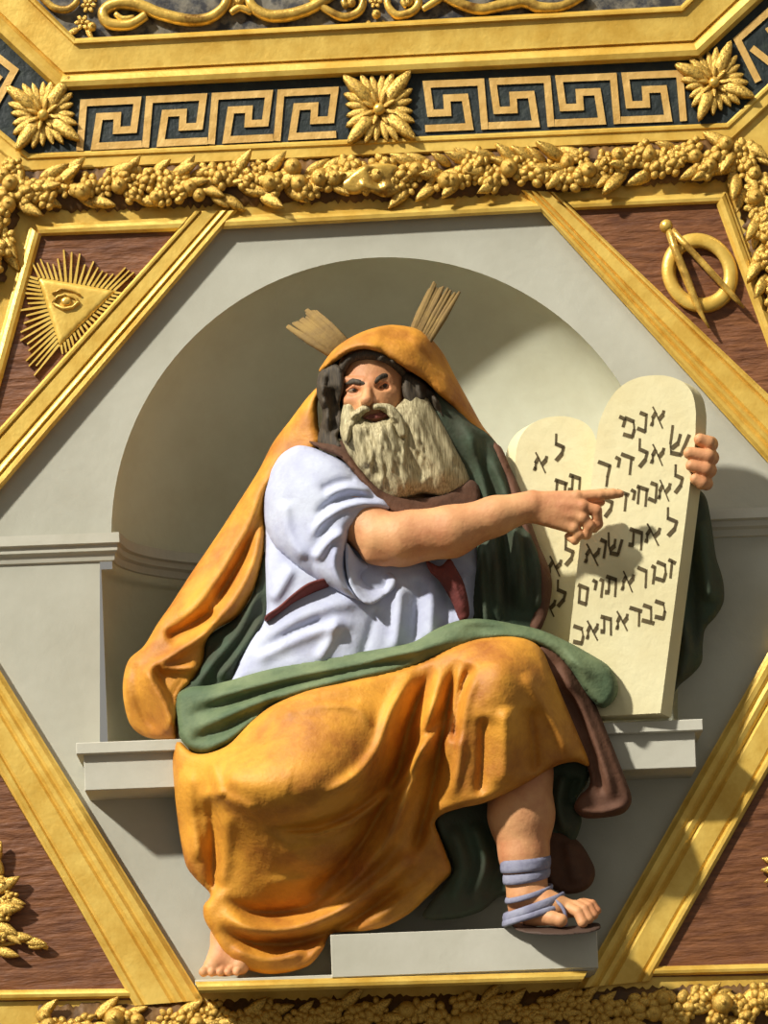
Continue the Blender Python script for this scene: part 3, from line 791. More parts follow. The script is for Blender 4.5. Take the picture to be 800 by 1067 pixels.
# right arm: shoulder, forearm, pointing hand
s = Sdf(*box_of([(300, 460, .10), (655, 625, .32)], .03), .0028)
cap(s, (330, 505, .14), (352, 522, .17), 27, 26, .02); cap(s, (352, 522, .17), (396, 560, .225), 26, 25, .02)
cap(s, (396, 562, .225), (418, 562, .235), 24, 25.5, .012); cap(s, (418, 562, .235), (470, 554, .245), 25.5, 24.5, .02)
cap(s, (470, 554, .245), (515, 538, .25), 24.5, 18.5, .02); cap(s, (515, 538, .25), (553, 527, .252), 18.5, 14.8, .02)
cap(s, (388, 577, .235), (400, 579, .235), 10, 10, .014)                         # elbow point
cap(s, (430, 548, .255), (480, 543, .262), 14, 10, .02)                         # forearm muscle
for (a, b, r1, r2) in [((556, 521, .255), (600, 519, .262), 8.5, 7.5), ((556, 526, .257), (606, 528, .268), 9, 7.5), ((556, 531, .255), (605, 539, .264), 9, 7.5), ((556, 536, .25), (597, 549, .255), 8.5, 7)]:
    cap(s, a, b, r1, r2, .010)
fk = .0035
cap(s, (601, 518, .262), (625, 515.5, .262), 6.4, 5.6, fk); cap(s, (625, 515.5, .262), (638, 514.5, .260), 5.6, 5.0, fk); cap(s, (638, 514.5, .260), (646, 514.5, .258), 5.0, 4.0, fk)
cap(s, (607, 528, .268), (621, 532, .266), 6.2, 5.8, fk); cap(s, (621, 532, .266), (623, 546, .252), 5.8, 5.0, fk); cap(s, (623, 546, .252), (619, 551, .240), 5.0, 4.4, fk)
cap(s, (607, 540, .264), (614, 548, .262), 6.2, 5.6, fk); cap(s, (614, 548, .262), (611, 557, .25), 5.6, 5.0, fk); cap(s, (611, 557, .25), (602, 556, .238), 5.0, 4.4, fk)
cap(s, (598, 550, .255), (603, 557, .254), 5.6, 5.0, fk); cap(s, (603, 557, .254), (599, 563, .244), 5.0, 4.4, fk); cap(s, (599, 563, .244), (592, 559, .234), 4.4, 4.0, fk)
cap(s, (566, 532, .236), (594, 532, .228), 7.5, 6.4, fk); cap(s, (594, 532, .228), (612, 526, .226), 6.2, 5.6, fk); cap(s, (612, 526, .226), (626, 523, .228), 5.6, 4.4, fk)   # thumb under the palm
for kn in [(601, 517, .268), (607, 528, .274), (607, 540, .270), (598, 550, .261)]: cap(s, kn, kn, 5.4, 5.4, .006)
flush(s)
# standing leg (picture right) with its foot
s = Sdf(*box_of([(490, 740, .05), (640, 985, .30)], .03), .0027)
cap(s, (535, 745, .13), (541, 805, .145), 36, 33, .02); cap(s, (541, 805, .145), (543, 850, .16), 33, 33, .02); cap(s, (543, 850, .16), (546, 892, .16), 33, 24.5, .02)
cap(s, (546, 892, .16), (548, 916, .158), 24.5, 20, .02); cap(s, (548, 916, .158), (550, 938, .155), 20, 19, .02)
cap(s, (545, 935, .15), (543, 955, .14), 16, 13, .016)
cap(s, (552, 935, .165), (574, 946, .185), 18, 14, .02); cap(s, (572, 944, .175), (596, 947, .19), 14, 9, .02)
cap(s, (552, 956, .18), (566, 955, .205), 9, 9.5, .008); cap(s, (566, 955, .205), (576, 957, .222), 8.6, 7.4, .003); cap(s, (576, 957, .222), (584, 959, .230), 7.2, 7.0, .003)   # great toe
for a, b, r in [((593, 946, .203), (607, 961, .226), 5.6), ((600, 943, .198), (613.5, 957.5, .220), 5.1), ((605, 941, .193), (618.5, 953.5, .212), 4.7), ((608, 940, .186), (622, 949, .202), 4.3)]:
    m_ = ((a[0] + b[0]) / 2 + 2, (a[1] + b[1]) / 2 - 3, (a[2] + b[2]) / 2 + .006)
    cap(s, a, m_, r, r * .95, .004); cap(s, m_, b, r * .92, r, .0022)
cap(s, (538, 922, .165), (539, 924, .165), 7, 7, .012)                          # ankle bone
flush(s)
# far foot at the hem
s = Sdf(*box_of([(195, 915, -.01), (275, 1025, .13)], .03), .003)
cap(s, (243, 940, .03), (238, 975, .045), 20, 17, .02); cap(s, (238, 975, .045), (231, 1000, .06), 17, 14, .02); cap(s, (231, 1000, .06), (222, 1007, .085), 13, 10, .02); cap(s, (238, 1003, .06), (250, 1006, .08), 13, 10, .02)
for i in range(5): cap(s, (218 + i * 8, 1008, .085), (212 + i * 8.6, 1013, .102), 5.4 - i * .3, 5.0 - i * .3, .004)
flush(s)
# left hand holding the tablet's edge from behind
s = Sdf(*box_of([(695, 435, .08), (775, 520, .26)], .03), .0026)
cap(s, (700, 540, .06), (716, 505, .10), 13, 13, .016); cap(s, (716, 505, .10), (724, 476, .12), 13, 12, .016); cap(s, (732, 462, .13), (730, 494, .125), 8, 8, .016)
for (a, b, c, r) in [((740, 463, .165), (737, 462, .205), (729, 458, .215), 7.8), ((741, 477, .165), (737, 476, .215), (718, 472, .220), 7.8), ((739, 490, .165), (735, 489, .213), (720, 485, .217), 7.4), ((735, 503, .160), (731, 503, .207), (724, 499, .212), 6.8)]:
    cap(s, (736, a[1] + 1, .135), a, r, r, .006); cap(s, a, b, r, r * .97, .003); cap(s, b, c, r * .97, r * .78, .003)
cap(s, (728, 500, .11), (716, 500, .115), 7, 6, .006); cap(s, (716, 500, .115), (704, 494, .115), 6, 4.5, .004)
flush(s)
# torso and thighs, under the clothes
s = Sdf(*box_of([(270, 430, -.10), (620, 830, .24)], .06), .010)
cap(s, (400, 450, .10), (398, 500, .06), 24, 50, .03); cap(s, (330, 505, .10), (480, 510, .03), 26, 26, .03); cap(s, (395, 520, .03), (370, 690, .03), 60, 52, .03)
cap(s, (340, 705, .04), (310, 780, .17), 40, 30, .03); cap(s, (420, 705, .04), (530, 730, .19), 40, 30, .03); cap(s, (310, 780, .15), (245, 935, .03), 26, 16, .03)
cap(s, (482, 512, .03), (600, 560, .02), 20, 16, .03); cap(s, (600, 560, .0), (700, 540, .06), 15, 12, .03)
flush(s)
body = link('body', np.concatenate(bodyV), np.concatenate(bodyF), M['skin'], pr)
sub = body
body['_base'] = pr['_base']
for c in ((-16, -1.6, 7.4), (16, -1.8, 7.4)):
    v, f = ball_mesh(P(*H(*c)), 5.8 * S, 16, 12, (1.2, .9, .85)); link('eye', v, f, M['sclera'], body)
    v, f = ball_mesh(P(*H(c[0] + .6, c[1] - .6, c[2] + 3.6)), 2.7 * S, 12, 8, (1, .8, 1)); link('iris', v, f, M['eye'], body)
hh = lambda x, y: H(x, y, 0)[:2]
relief('eyebrow', [hh(-26, -9), hh(-21, -14.5), hh(-11, -12.5), hh(-3, -7.5), hh(-5, -4.5), hh(-14, -7.5)], [(*hh(-24, -12), FD + .024), (*hh(-12, -12), FD + .047), (*hh(-3, -8), FD + .050), (*hh(-14, -8), FD + .045)], M['hair'], body, (), 3, .005, 1.6, .014)
relief('eyebrow', [hh(3, -7.5), hh(8, -12), hh(17, -15.5), hh(28, -13.5), hh(24, -9), hh(14, -8.5), hh(6, -5)], [(*hh(3, -8), FD + .049), (*hh(14, -13), FD + .045), (*hh(27, -17), FD + .016), (*hh(14, -9), FD + .043)], M['hair'], body, (), 3, .005, 1.6, .014)
relief('lips', [hh(-11, 29), hh(-6, 26), hh(0, 25.5), hh(7, 25), hh(15, 28.5), hh(9, 30.5), hh(0, 31)], [(*hh(-10, 29), FD + .047), (*hh(1, 27), FD + .058), (*hh(15, 28), FD + .044), (*hh(1, 32), FD + .054)], M['lip'], body, [('c', [hh(-9, 28.5), hh(1, 27), hh(13, 28)], 1.2, .006)], 3, .004, 1.6, .016)

# ---- hair and beard
def strands(poly_top, dirs, n, seed, w, amp, L0, L1):
    r2 = random.Random(seed); out = []
    for i in range(n):
        (x, y), (dx, dy) = poly_top(r2), dirs(r2)
        L = r2.uniform(L0, L1); ph = r2.uniform(0, 6); pts = []
        for q in range(6):
            t = q / 5; wv = math.sin(ph + t * 5) * 3.5
            pts.append((x + dx * L * t - dy * wv, y + dy * L * t + dx * wv))
        out.append(('r' if r2.random() < .6 else 'c', pts, w * r2.uniform(.7, 1.3), amp * r2.uniform(.6, 1.3)))
    return out
relief('hair', [(331, 392), (338, 383), (350, 379), (357, 386), (358, 404), (354, 420), (356, 440), (352, 456), (357, 466), (345, 470), (331, 461), (336, 432), (330, 410)],
       [(331, 392, .185), (350, 385, .215), (354, 420, .212), (338, 430, .18), (350, 460, .20), (332, 460, .17)], M['hair'], pr,
       strands(lambda r: (r.uniform(333, 352), r.uniform(384, 420)), lambda r: (r.uniform(-.1, .25), 1), 14, 1, 2.2, .008, 25, 55), 6, .015, 2.4, .04)
relief('hair', [(352, 384), (362, 371), (378, 365), (396, 367), (414, 377), (424, 388), (422, 396), (412, 386), (398, 377), (380, 375), (366, 379), (358, 392)],
       [(352, 384, .215), (378, 369, .238), (412, 382, .228), (424, 390, .20)], M['hair'], pr, strands(lambda r: (r.uniform(356, 415), r.uniform(368, 378)), lambda r: (r.uniform(-.6, .6), 1), 10, 2, 2, .006, 8, 16), 4, .01, 2.4, .04)
relief('hair', [(420, 388), (436, 394), (452, 410), (464, 432), (476, 458), (488, 486), (494, 506), (480, 504), (466, 480), (448, 450), (430, 428), (420, 412)],
       [(420, 388, .20), (436, 400, .20), (460, 440, .155), (480, 480, .125), (492, 505, .115), (430, 425, .205)], M['hair'], pr,
       strands(lambda r: (r.uniform(424, 460), r.uniform(392, 440)), lambda r: (.45, .9), 14, 3, 2.4, .008, 30, 60), 6, .015, 2.4, .05)
beard_o = [(357, 424), (362, 418), (368, 420), (372, 428), (378, 434), (388, 439), (398, 438), (406, 434), (412, 424), (420, 416), (428, 404), (436, 402), (446, 416), (456, 432), (466, 448), (476, 468), (486, 488), (489, 502), (480, 512), (462, 518), (440, 514), (420, 520), (404, 521), (391, 509), (380, 496), (369, 484), (360, 468), (354, 448)]
relief('beard', beard_o, [(357, 430, .222), (390, 440, .246), (410, 436, .240), (430, 408, .205), (400, 470, .255), (370, 470, .232), (440, 450, .205), (430, 500, .225), (404, 518, .225), (482, 500, .165), (472, 460, .170)], M['beard'], pr,
       strands(lambda r: (r.uniform(362, 440), r.uniform(424, 470)), lambda r: (r.uniform(-.10, .55), 1), 80, 5, 2.2, .0022, 30, 75) + [('r', [(392, 444), (398, 470), (412, 495), (430, 510)], 9, .012), ('r', [(372, 440), (372, 462), (384, 488)], 8, .010), ('c', [(384, 446), (386, 470), (398, 500)], 4, .008), ('r', [(424, 424), (440, 450), (455, 480), (470, 505)], 9, .012), ('c', [(412, 440), (424, 465), (444, 500)], 5, .010), ('r', [(440, 412), (460, 445), (478, 485)], 6, .008)], 16, .03, 1.7, .06)
relief('moustache', [(381, 421), (373, 425), (364, 432), (359, 444), (357, 458), (362, 462), (368, 450), (374, 438), (381, 430), (386, 427)], [(381, 423, .255), (365, 438, .252), (360, 458, .250)], M['beard'], pr,
       strands(lambda r: (r.uniform(368, 382), r.uniform(423, 428)), lambda r: (-.55, .85), 10, 6, 1.3, .004, 18, 34), 5, .012, 1.8, .03)
relief('moustache', [(388, 421), (398, 420), (408, 422), (416, 430), (422, 442), (424, 454), (417, 456), (411, 446), (405, 434), (396, 427), (389, 427)], [(390, 424, .255), (408, 428, .249), (420, 452, .245)], M['beard'], pr,
       strands(lambda r: (r.uniform(390, 404), r.uniform(422, 427)), lambda r: (.6, .8), 10, 7, 1.3, .004, 18, 34), 5, .012, 1.8, .03)

# ---- hood and mantle behind
relief('hood', [(332, 387), (337, 378), (346, 366), (358, 356), (370, 349), (382, 344), (396, 340), (410, 338.5), (432, 342), (448, 352), (462, 369), (474, 392), (490, 421), (503, 444), (520, 466), (512, 470), (500, 456), (482, 438), (471, 423), (457, 411), (443, 397), (426, 386), (410, 376), (393, 367), (378, 364), (363, 368), (350, 377), (341, 384)],
       [(332, 387, .195), (358, 360, .235), (395, 345, .235), (380, 362, .262), (410, 372, .262), (440, 350, .19), (430, 382, .245), (465, 380, .125), (460, 408, .20), (490, 430, .115), (518, 466, .10), (410, 340, .20)], M['mantle'], pr,
       [('r', [(345, 378), (362, 365), (380, 360), (400, 364)], 4, .008), ('r', [(400, 352), (430, 365), (452, 388), (475, 420)], 7, .008), ('c', [(370, 353), (400, 348), (430, 360), (455, 385)], 4, .006), ('r', [(425, 350), (450, 370), (470, 400)], 5, .006)], 10, .03, 2.6, .05)
relief('hood_lining', [(344, 378), (360, 360), (384, 350), (415, 350), (440, 366), (458, 388), (474, 412), (492, 440), (500, 470), (480, 490), (430, 470), (380, 455), (345, 455), (338, 420)],
       [(344, 378, .125), (400, 352, .13), (458, 390, .11), (495, 450, .085), (400, 470, .08), (340, 440, .11)], M['green_dark'], pr, (), 8, .015, 3.2, .03)
relief('mantle_lining', [(452, 404), (470, 420), (490, 440), (508, 452), (520, 466), (530, 486), (540, 508), (549, 535), (558, 562), (570, 590), (573, 610), (568, 640), (556, 662), (500, 668), (488, 640), (497, 585), (490, 530), (478, 505), (468, 470), (454, 438)],
       [(452, 404, .17), (490, 440, .14), (520, 466, .10), (549, 535, .115), (573, 610, .125), (500, 660, .145), (495, 530, .12), (480, 470, .15), (530, 600, .14)], M['green_dark'], pr,
       [('r', [(478, 430), (500, 480), (512, 540), (518, 600), (520, 655)], 8, .03), ('r', [(505, 460), (525, 510), (540, 570), (545, 640)], 7, .03), ('c', [(492, 455), (510, 505), (526, 570), (530, 650)], 4, .02), ('r', [(500, 560), (503, 610), (508, 660)], 5, .02), ('r', [(545, 545), (560, 590), (560, 640)], 6, .02)], 8, .015, 3, .03)
relief('mantle_edge', [(512, 462), (522, 466), (532, 488), (543, 512), (552, 540), (561, 566), (572, 592), (575, 612), (570, 640), (560, 660), (552, 652), (560, 625), (556, 598), (545, 568), (536, 538), (526, 506)],
       [(516, 464, .115), (545, 530, .125), (574, 610, .135), (556, 655, .145)], M['mantle_brown'], pr, [('r', [(530, 495), (550, 555), (565, 600), (562, 640)], 4, .012)], 6, .012, 2.8, .03)
relief('mantle_drape', [(336, 400), (331, 420), (332, 445), (335, 462), (325, 474), (300, 482), (286, 496), (277, 520), (276, 560), (274, 584), (263, 618), (247, 643), (226, 655), (215, 668), (212, 690), (204, 706), (188, 722), (185, 744), (186, 775), (178, 772), (152, 768), (137, 757), (130, 737), (128, 712), (134, 688), (150, 673), (164, 650), (178, 630), (200, 596), (224, 561), (250, 521), (269, 491), (284, 462), (302, 438), (322, 412)],
       [(336, 405, .17), (330, 460, .165), (300, 470, .13), (277, 520, .15), (250, 540, .10), (270, 590, .13), (235, 600, .12), (200, 640, .13), (220, 650, .15), (160, 680, .14), (200, 700, .16), (140, 720, .13), (185, 750, .15), (150, 760, .09)], M['mantle'], pr,
       [('r', [(300, 475), (262, 545), (225, 605), (178, 660)], 10, .022), ('c', [(283, 500), (262, 560), (235, 610), (215, 640)], 6, .030), ('r', [(272, 540), (262, 590), (235, 635), (205, 668)], 8, .020),
        ('r', [(226, 655), (195, 672), (168, 690), (152, 695)], 6, .022), ('c', [(226, 636), (192, 655), (172, 666)], 5, .03), ('r', [(208, 696), (190, 696), (165, 697)], 4, .016), ('r', [(152, 690), (160, 712), (174, 738), (184, 765)], 6, .036),
        ('s', [(186, 768), (170, 738), (156, 712), (150, 690)], 5, .05), ('c', [(142, 690), (140, 715), (150, 745), (168, 765)], 5, .014), ('r', [(200, 708), (186, 728), (184, 752)], 4, .02)], 14, .045, 3.0, .07)
relief('mantle_lining', [(275, 575), (282, 600), (280, 640), (268, 664), (250, 690), (244, 712), (215, 726), (186, 744), (184, 724), (204, 704), (212, 688), (214, 666), (228, 655), (248, 642), (264, 617)],
       [(276, 580, .115), (275, 640, .13), (240, 700, .15), (190, 730, .15), (216, 668, .13), (250, 642, .12)], M['green_dark'], pr, [('r', [(270, 610), (250, 655), (222, 690), (200, 720)], 7, .02), ('r', [(276, 640), (250, 680), (225, 710)], 5, .016)], 6, .02, 3, .05)

# ---- tunic
relief('tunic', [(292, 478), (330, 470), (372, 490), (420, 512), (480, 520), (498, 548), (502, 590), (499, 625), (496, 645), (460, 668), (420, 684), (360, 696), (300, 704), (241, 716), (244, 700), (258, 668), (276, 644), (277, 610), (276, 560), (280, 500)],
       [(300, 480, .14), (277, 560, .14), (300, 600, .19), (278, 640, .17), (245, 705, .18), (320, 660, .215), (400, 600, .205), (400, 670, .215), (450, 640, .195), (490, 630, .155), (500, 560, .12), (420, 520, .15), (350, 560, .18)], M['tunic'], pr,
       [('r', [(275, 668), (310, 645), (350, 630), (380, 628)], 9, .012), ('r', [(262, 690), (300, 670), (340, 655), (372, 650)], 7, .012), ('c', [(268, 680), (305, 658), (340, 644)], 4, .010), ('r', [(330, 690), (345, 665), (352, 640)], 6, .010), ('c', [(375, 690), (385, 660), (392, 632)], 5, .010),
        ('r', [(410, 680), (415, 650), (418, 610)], 6, .012), ('c', [(430, 675), (434, 640), (436, 600)], 5, .012), ('r', [(448, 668), (450, 635), (448, 600)], 6, .012), ('c', [(462, 660), (466, 630), (462, 600)], 4, .010), ('r', [(480, 655), (484, 625), (482, 595)], 5, .012), ('r', [(282, 628), (296, 606), (305, 590)], 6, .012)], 14, .035, 3.2, .06)
relief('belt', [(276, 642), (290, 632), (306, 618), (322, 607), (340, 603), (344, 611), (326, 618), (306, 628), (290, 640), (277, 648)], [(277, 645, .197), (306, 624, .225), (340, 607, .235)], M['maroon'], pr, (), 4, .008, 2.4, .02)
relief('belt', [(444, 584), (458, 590), (468, 582), (474, 590), (484, 610), (489, 640), (480, 648), (470, 626), (458, 606), (448, 596)], [(446, 588, .215), (470, 600, .215), (486, 640, .195)], M['maroon'], pr, [('r', [(464, 590), (476, 615), (484, 640)], 3, .006)], 4, .008, 2.4, .02)
relief('collar', [(322, 460), (340, 462), (358, 460), (372, 482), (392, 506), (420, 518), (460, 516), (490, 500), (500, 512), (494, 534), (440, 542), (404, 532), (384, 512), (356, 478), (338, 470)],
       [(322, 460, .185), (356, 468, .205), (392, 512, .225), (440, 530, .215), (495, 515, .16)], M['collar'], pr, [('r', [(345, 466), (372, 492), (398, 520)], 3, .006)], 6, .012, 2.6, .04)
# ---- sleeve over the upper arm
relief('sleeve', [(299, 469), (312, 464), (334, 469), (358, 481), (376, 498), (394, 512), (408, 527), (406, 533), (394, 534), (380, 540), (366, 551), (361, 566), (360, 590), (366, 608), (376, 622), (386, 629), (372, 627), (350, 616), (324, 602), (302, 586), (284, 568), (276, 545), (275, 518), (281, 494), (290, 477)],
       [(312, 470, .215), (330, 500, .255), (300, 510, .23), (278, 530, .18), (360, 500, .255), (392, 520, .255), (340, 550, .275), (364, 560, .290), (310, 570, .235), (340, 600, .262), (372, 618, .265), (290, 565, .20)], M['tunic'], pr,
       [('r', [(404, 528), (380, 524), (355, 530), (334, 545), (322, 562)], 4, .012), ('c', [(400, 522), (372, 517), (345, 524), (326, 540)], 3, .012), ('r', [(388, 512), (362, 508), (338, 518)], 4, .010), ('c', [(372, 500), (350, 503), (332, 512)], 3, .008),
        ('r', [(362, 556), (345, 562), (326, 585)], 5, .016), ('r', [(352, 566), (348, 590), (358, 612), (372, 624)], 5, .014), ('c', [(346, 540), (330, 568), (326, 596), (332, 612)], 6, .009),
        ('r', [(296, 520), (300, 555), (318, 585)], 7, .012)], 16, .06, 2.8, .05)
relief('sleeve_cuff', [(361, 566), (372, 580), (388, 590), (404, 595), (412, 602), (411, 612), (400, 622), (386, 630), (374, 624), (364, 608), (360, 588)], [(362, 575, .255), (370, 612, .262), (388, 628, .258), (410, 605, .222), (388, 605, .205)], M['tunic'], pr, [('c', [(372, 596), (388, 606), (404, 606)], 6, .016)], 4, .008, 2.4, .03)

# ---- green sash across the lap
relief('sash', [(185, 724), (198, 716), (218, 714), (239, 709), (270, 700), (300, 693), (345, 684), (390, 677), (430, 669), (455, 655), (480, 646), (505, 645), (535, 650), (562, 656), (590, 668), (612, 680), (634, 694), (643, 710), (642, 726), (628, 738), (612, 724), (590, 694), (565, 675), (540, 668), (507, 668), (476, 677), (440, 692), (400, 706), (360, 716), (320, 725), (284, 740), (262, 756), (240, 776), (216, 785), (200, 782), (188, 770), (184, 748)],
       [(188, 735, .18), (200, 775, .20), (240, 720, .215), (250, 755, .225), (300, 705, .235), (350, 700, .245), (430, 680, .255), (500, 655, .26), (560, 664, .25), (610, 695, .235), (636, 720, .22), (600, 680, .235)], M['green'], pr,
       [('r', [(192, 735), (240, 722), (300, 706), (380, 690), (440, 676), (490, 658)], 5, .014), ('c', [(188, 748), (230, 735), (290, 716), (370, 699), (440, 682)], 4, .016), ('r', [(192, 762), (230, 748), (280, 728), (350, 708), (420, 692)], 6, .016), ('c', [(196, 772), (228, 762), (262, 744), (300, 727)], 4, .012),
        ('r', [(215, 780), (245, 765), (275, 742)], 5, .008), ('c', [(205, 718), (250, 712), (320, 697), (400, 682)], 3, .010), ('c', [(480, 652), (520, 656), (560, 664), (600, 690)], 4, .012), ('r', [(500, 662), (545, 662), (585, 678), (622, 710)], 5, .010)], 9, .03, 3.0, .06)
# ---- saffron skirt of the mantle over both knees
relief('skirt', [(184, 770), (200, 784), (216, 785), (238, 776), (262, 752), (284, 735), (320, 720), (360, 711), (400, 701), (440, 688), (476, 672), (507, 664), (540, 664), (562, 674), (574, 698), (584, 722), (600, 760), (614, 797), (600, 794), (585, 796), (570, 803), (557, 811), (535, 823), (503, 837), (480, 842), (462, 848), (453, 857), (458, 872), (464, 888), (470, 908), (458, 922), (446, 934), (425, 953), (400, 966), (380, 970), (362, 971), (344, 974), (336, 990), (320, 1007), (285, 1015), (254, 1009), (232, 994), (222, 974), (213, 958), (212, 944), (219, 932), (204, 916), (194, 902), (187, 868), (182, 826), (180, 790)],
       [(184, 780, .165), (184, 830, .15), (195, 895, .13), (218, 932, .13), (222, 972, .11), (285, 1010, .10), (340, 980, .13), (413, 960, .165), (465, 905, .165), (205, 850, .17),
        (300, 745, .335), (310, 785, .42), (265, 795, .395), (350, 790, .41), (395, 745, .325), (330, 832, .425), (280, 832, .415), (372, 815, .37), (240, 812, .385), (218, 812, .29), (255, 770, .29),
        (300, 866, .325), (345, 872, .29), (300, 905, .20), (280, 945, .12), (390, 872, .20), (345, 925, .12), (240, 880, .20), (232, 850, .27), (250, 960, .14), (380, 940, .15),
        (520, 695, .375), (510, 670, .295), (560, 690, .30), (470, 690, .30), (430, 710, .27), (525, 760, .35), (490, 820, .295), (550, 790, .29), (600, 785, .235), (582, 730, .265), (455, 845, .225), (440, 800, .235), (420, 890, .195)], M['mantle'], pr,
       [('s', [(470, 740), (440, 775), (412, 815), (372, 848), (330, 866), (292, 866), (268, 856)], 4, .13), ('c', [(268, 856), (296, 870), (332, 873), (374, 858), (416, 824), (446, 780)], 7, .035),
        ('r', [(432, 695), (408, 740), (394, 780), (370, 810), (335, 830)], 7, .024), ('r', [(205, 826), (236, 832), (270, 846)], 6, .012), ('r', [(285, 748), (330, 735), (372, 738), (388, 760)], 5, .010), ('c', [(300, 742), (340, 730), (378, 732)], 3, .008),
        ('c', [(452, 690), (428, 750), (404, 830), (360, 900), (320, 930)], 6, .050), ('r', [(462, 690), (446, 750), (425, 820), (400, 880), (350, 930), (300, 950)], 7, .040), ('c', [(476, 684), (464, 750), (448, 830), (428, 900)], 5, .048), ('r', [(478, 690), (470, 750), (462, 800)], 5, .012),
        ('c', [(492, 690), (478, 730), (472, 775)], 5, .030), ('r', [(500, 690), (484, 735), (478, 790), (470, 835)], 6, .014), ('r', [(528, 735), (528, 775), (526, 820)], 9, .014), ('c', [(504, 745), (502, 800), (498, 832)], 6, .022), ('c', [(552, 735), (556, 780), (557, 808)], 6, .022), ('r', [(545, 700), (575, 750), (595, 790)], 6, .012),
        ('r', [(226, 950), (262, 968), (310, 966), (360, 945), (405, 912), (440, 880)], 8, .034), ('c', [(226, 964), (262, 982), (312, 982), (367, 960), (424, 918)], 5, .040), ('c', [(232, 934), (266, 950), (314, 946), (356, 922), (392, 892)], 6, .032), ('r', [(240, 988), (280, 1000), (320, 990)], 6, .016), ('r', [(365, 962), (400, 950), (440, 922), (462, 898)], 6, .014),
        ('c', [(216, 830), (222, 860), (223, 900), (222, 935)], 6, .030), ('r', [(236, 846), (234, 890), (228, 925)], 8, .012), ('r', [(196, 800), (200, 850), (208, 900)], 7, .014), ('r', [(222, 790), (226, 815), (232, 832)], 5, .016), 
        ('r', [(290, 880), (330, 900), (390, 880)], 8, .008), ('r', [(270, 920), (320, 915), (380, 890)], 6, .008)], 8, .03, 3.0, .07)
# ---- hanging parts right of the knee and the lining seen under the hem
relief('mantle_lining', [(453, 852), (470, 840), (505, 828), (560, 804), (590, 790), (614, 795), (612, 815), (600, 835), (606, 856), (596, 880), (584, 870), (575, 880), (540, 930), (520, 935), (500, 950), (470, 958), (440, 955), (460, 925), (472, 905), (462, 880)],
       [(455, 860, .165), (520, 860, .10), (600, 800, .13), (600, 850, .12), (450, 945, .14), (510, 930, .10), (590, 870, .10)], M['green_dark'], pr, [('r', [(470, 860), (482, 900), (470, 940)], 7, .02), ('r', [(492, 855), (505, 900), (490, 940)], 7, .02), ('r', [(588, 805), (582, 840), (590, 870)], 6, .02), ('c', [(600, 808), (592, 840)], 4, .02)], 6, .02, 3.2, .05)
relief('mantle_fold', [(560, 672), (576, 676), (592, 690), (610, 715), (622, 738), (636, 772), (649, 805), (658, 833), (650, 847), (630, 852), (608, 852), (598, 842), (603, 830), (614, 818), (612, 800), (594, 764), (578, 730), (564, 700)],
       [(565, 675, .24), (592, 692, .225), (622, 738, .20), (658, 833, .19), (610, 845, .185), (604, 770, .20)], M['mantle_brown'], pr, [('r', [(580, 690), (604, 735), (624, 785), (640, 835)], 6, .018), ('c', [(590, 715), (612, 765), (628, 830)], 4, .016), ('r', [(600, 842), (625, 846), (654, 838)], 4, .010)], 7, .025, 2.8, .05)
relief('mantle_fold', [(566, 880), (574, 862), (590, 868), (604, 878), (614, 893), (620, 908), (616, 922), (604, 930), (586, 931), (572, 922), (564, 905)], [(570, 870, .10), (610, 890, .10), (615, 915, .105), (580, 925, .105)], M['collar'], pr, [('r', [(590, 875), (596, 900), (600, 922)], 6, .01)], 7, .02, 2.8, .05)
relief('mantle_fold', [(716, 512), (728, 510), (736, 520), (741, 545), (746, 580), (753, 604), (754, 626), (746, 642), (735, 655), (732, 672), (731, 690), (722, 702), (708, 714), (698, 726), (694, 700), (700, 640), (708, 580)],
       [(722, 520, .12), (742, 560, .10), (754, 620, .10), (730, 680, .09), (700, 720, .10), (705, 620, .12)], M['green_dark'], pr, [('r', [(730, 540), (735, 590), (740, 630)], 7, .02), ('c', [(718, 560), (722, 620), (724, 680)], 5, .015), ('r', [(712, 640), (716, 680), (706, 712)], 6, .015)], 8, .025, 2.8, .05)
# ---- sandals and leg bands
sd = relief('sandal', [(531, 960), (545, 962), (562, 966), (590, 966), (612, 962), (624, 962), (625, 968), (612, 972), (585, 974), (556, 973), (538, 969)], [(531, 962, .17), (580, 968, .225), (624, 965, .215)], M['sole'], pr, (), 4, .006, 2.4, .09)
sd['_base'] = pr['_base']
def band(name, pts, r, m, parent, squash=1.0):
    p = catmull(pts, False, 4.0) if len(pts[0]) == 2 else np.array(pts, float)
    d = np.array([q for q in pts], float)
    n = len(pts); t = np.linspace(0, 1, max(12, n * 4)); ti = np.linspace(0, 1, n)
    C = np.stack([np.interp(t, ti, d[:, i]) for i in range(3)], 1)
    for _ in range(2): C[1:-1] = (C[:-2] + 2 * C[1:-1] + C[2:]) / 4
    V, F = tube_mesh(PA(C[:, :2], C[:, 2]), [(r * S, r * S * squash)] * len(C), 10); return link(name, V, F, m, parent)
def ring_band(name, cx, cy, d, rx, rd, slope, h, th, m, parent, sag=0.0):
    """a cloth band wound once round the leg: rx across, rd in depth, h tall, th thick (photo pixels)"""
    V = []; F = []; n = 36; sec = [(-1, 0), (-.9, .6), (-.4, 1), (.4, 1), (.9, .6), (1, 0), (.9, -.8), (-.9, -.8)]
    for i in range(n):
        a = 2 * math.pi * i / n; wob = 1 + .02 * math.sin(3 * a)
        for u, o in sec:
            x = math.cos(a) * (rx + o * th) * wob; dep = math.sin(a) * (rd + o * th) * wob
            V.append(P(cx + x, cy + u * h / 2 + slope * x + sag * math.sin(a), d + dep * S))
    k_ = len(sec)
    for i in range(n):
        for j in range(k_):
            F.append([i * k_ + j, i * k_ + (j + 1) % k_, ((i + 1) % n) * k_ + (j + 1) % k_, ((i + 1) % n) * k_ + j])
    return link(name, V, F, m, parent)
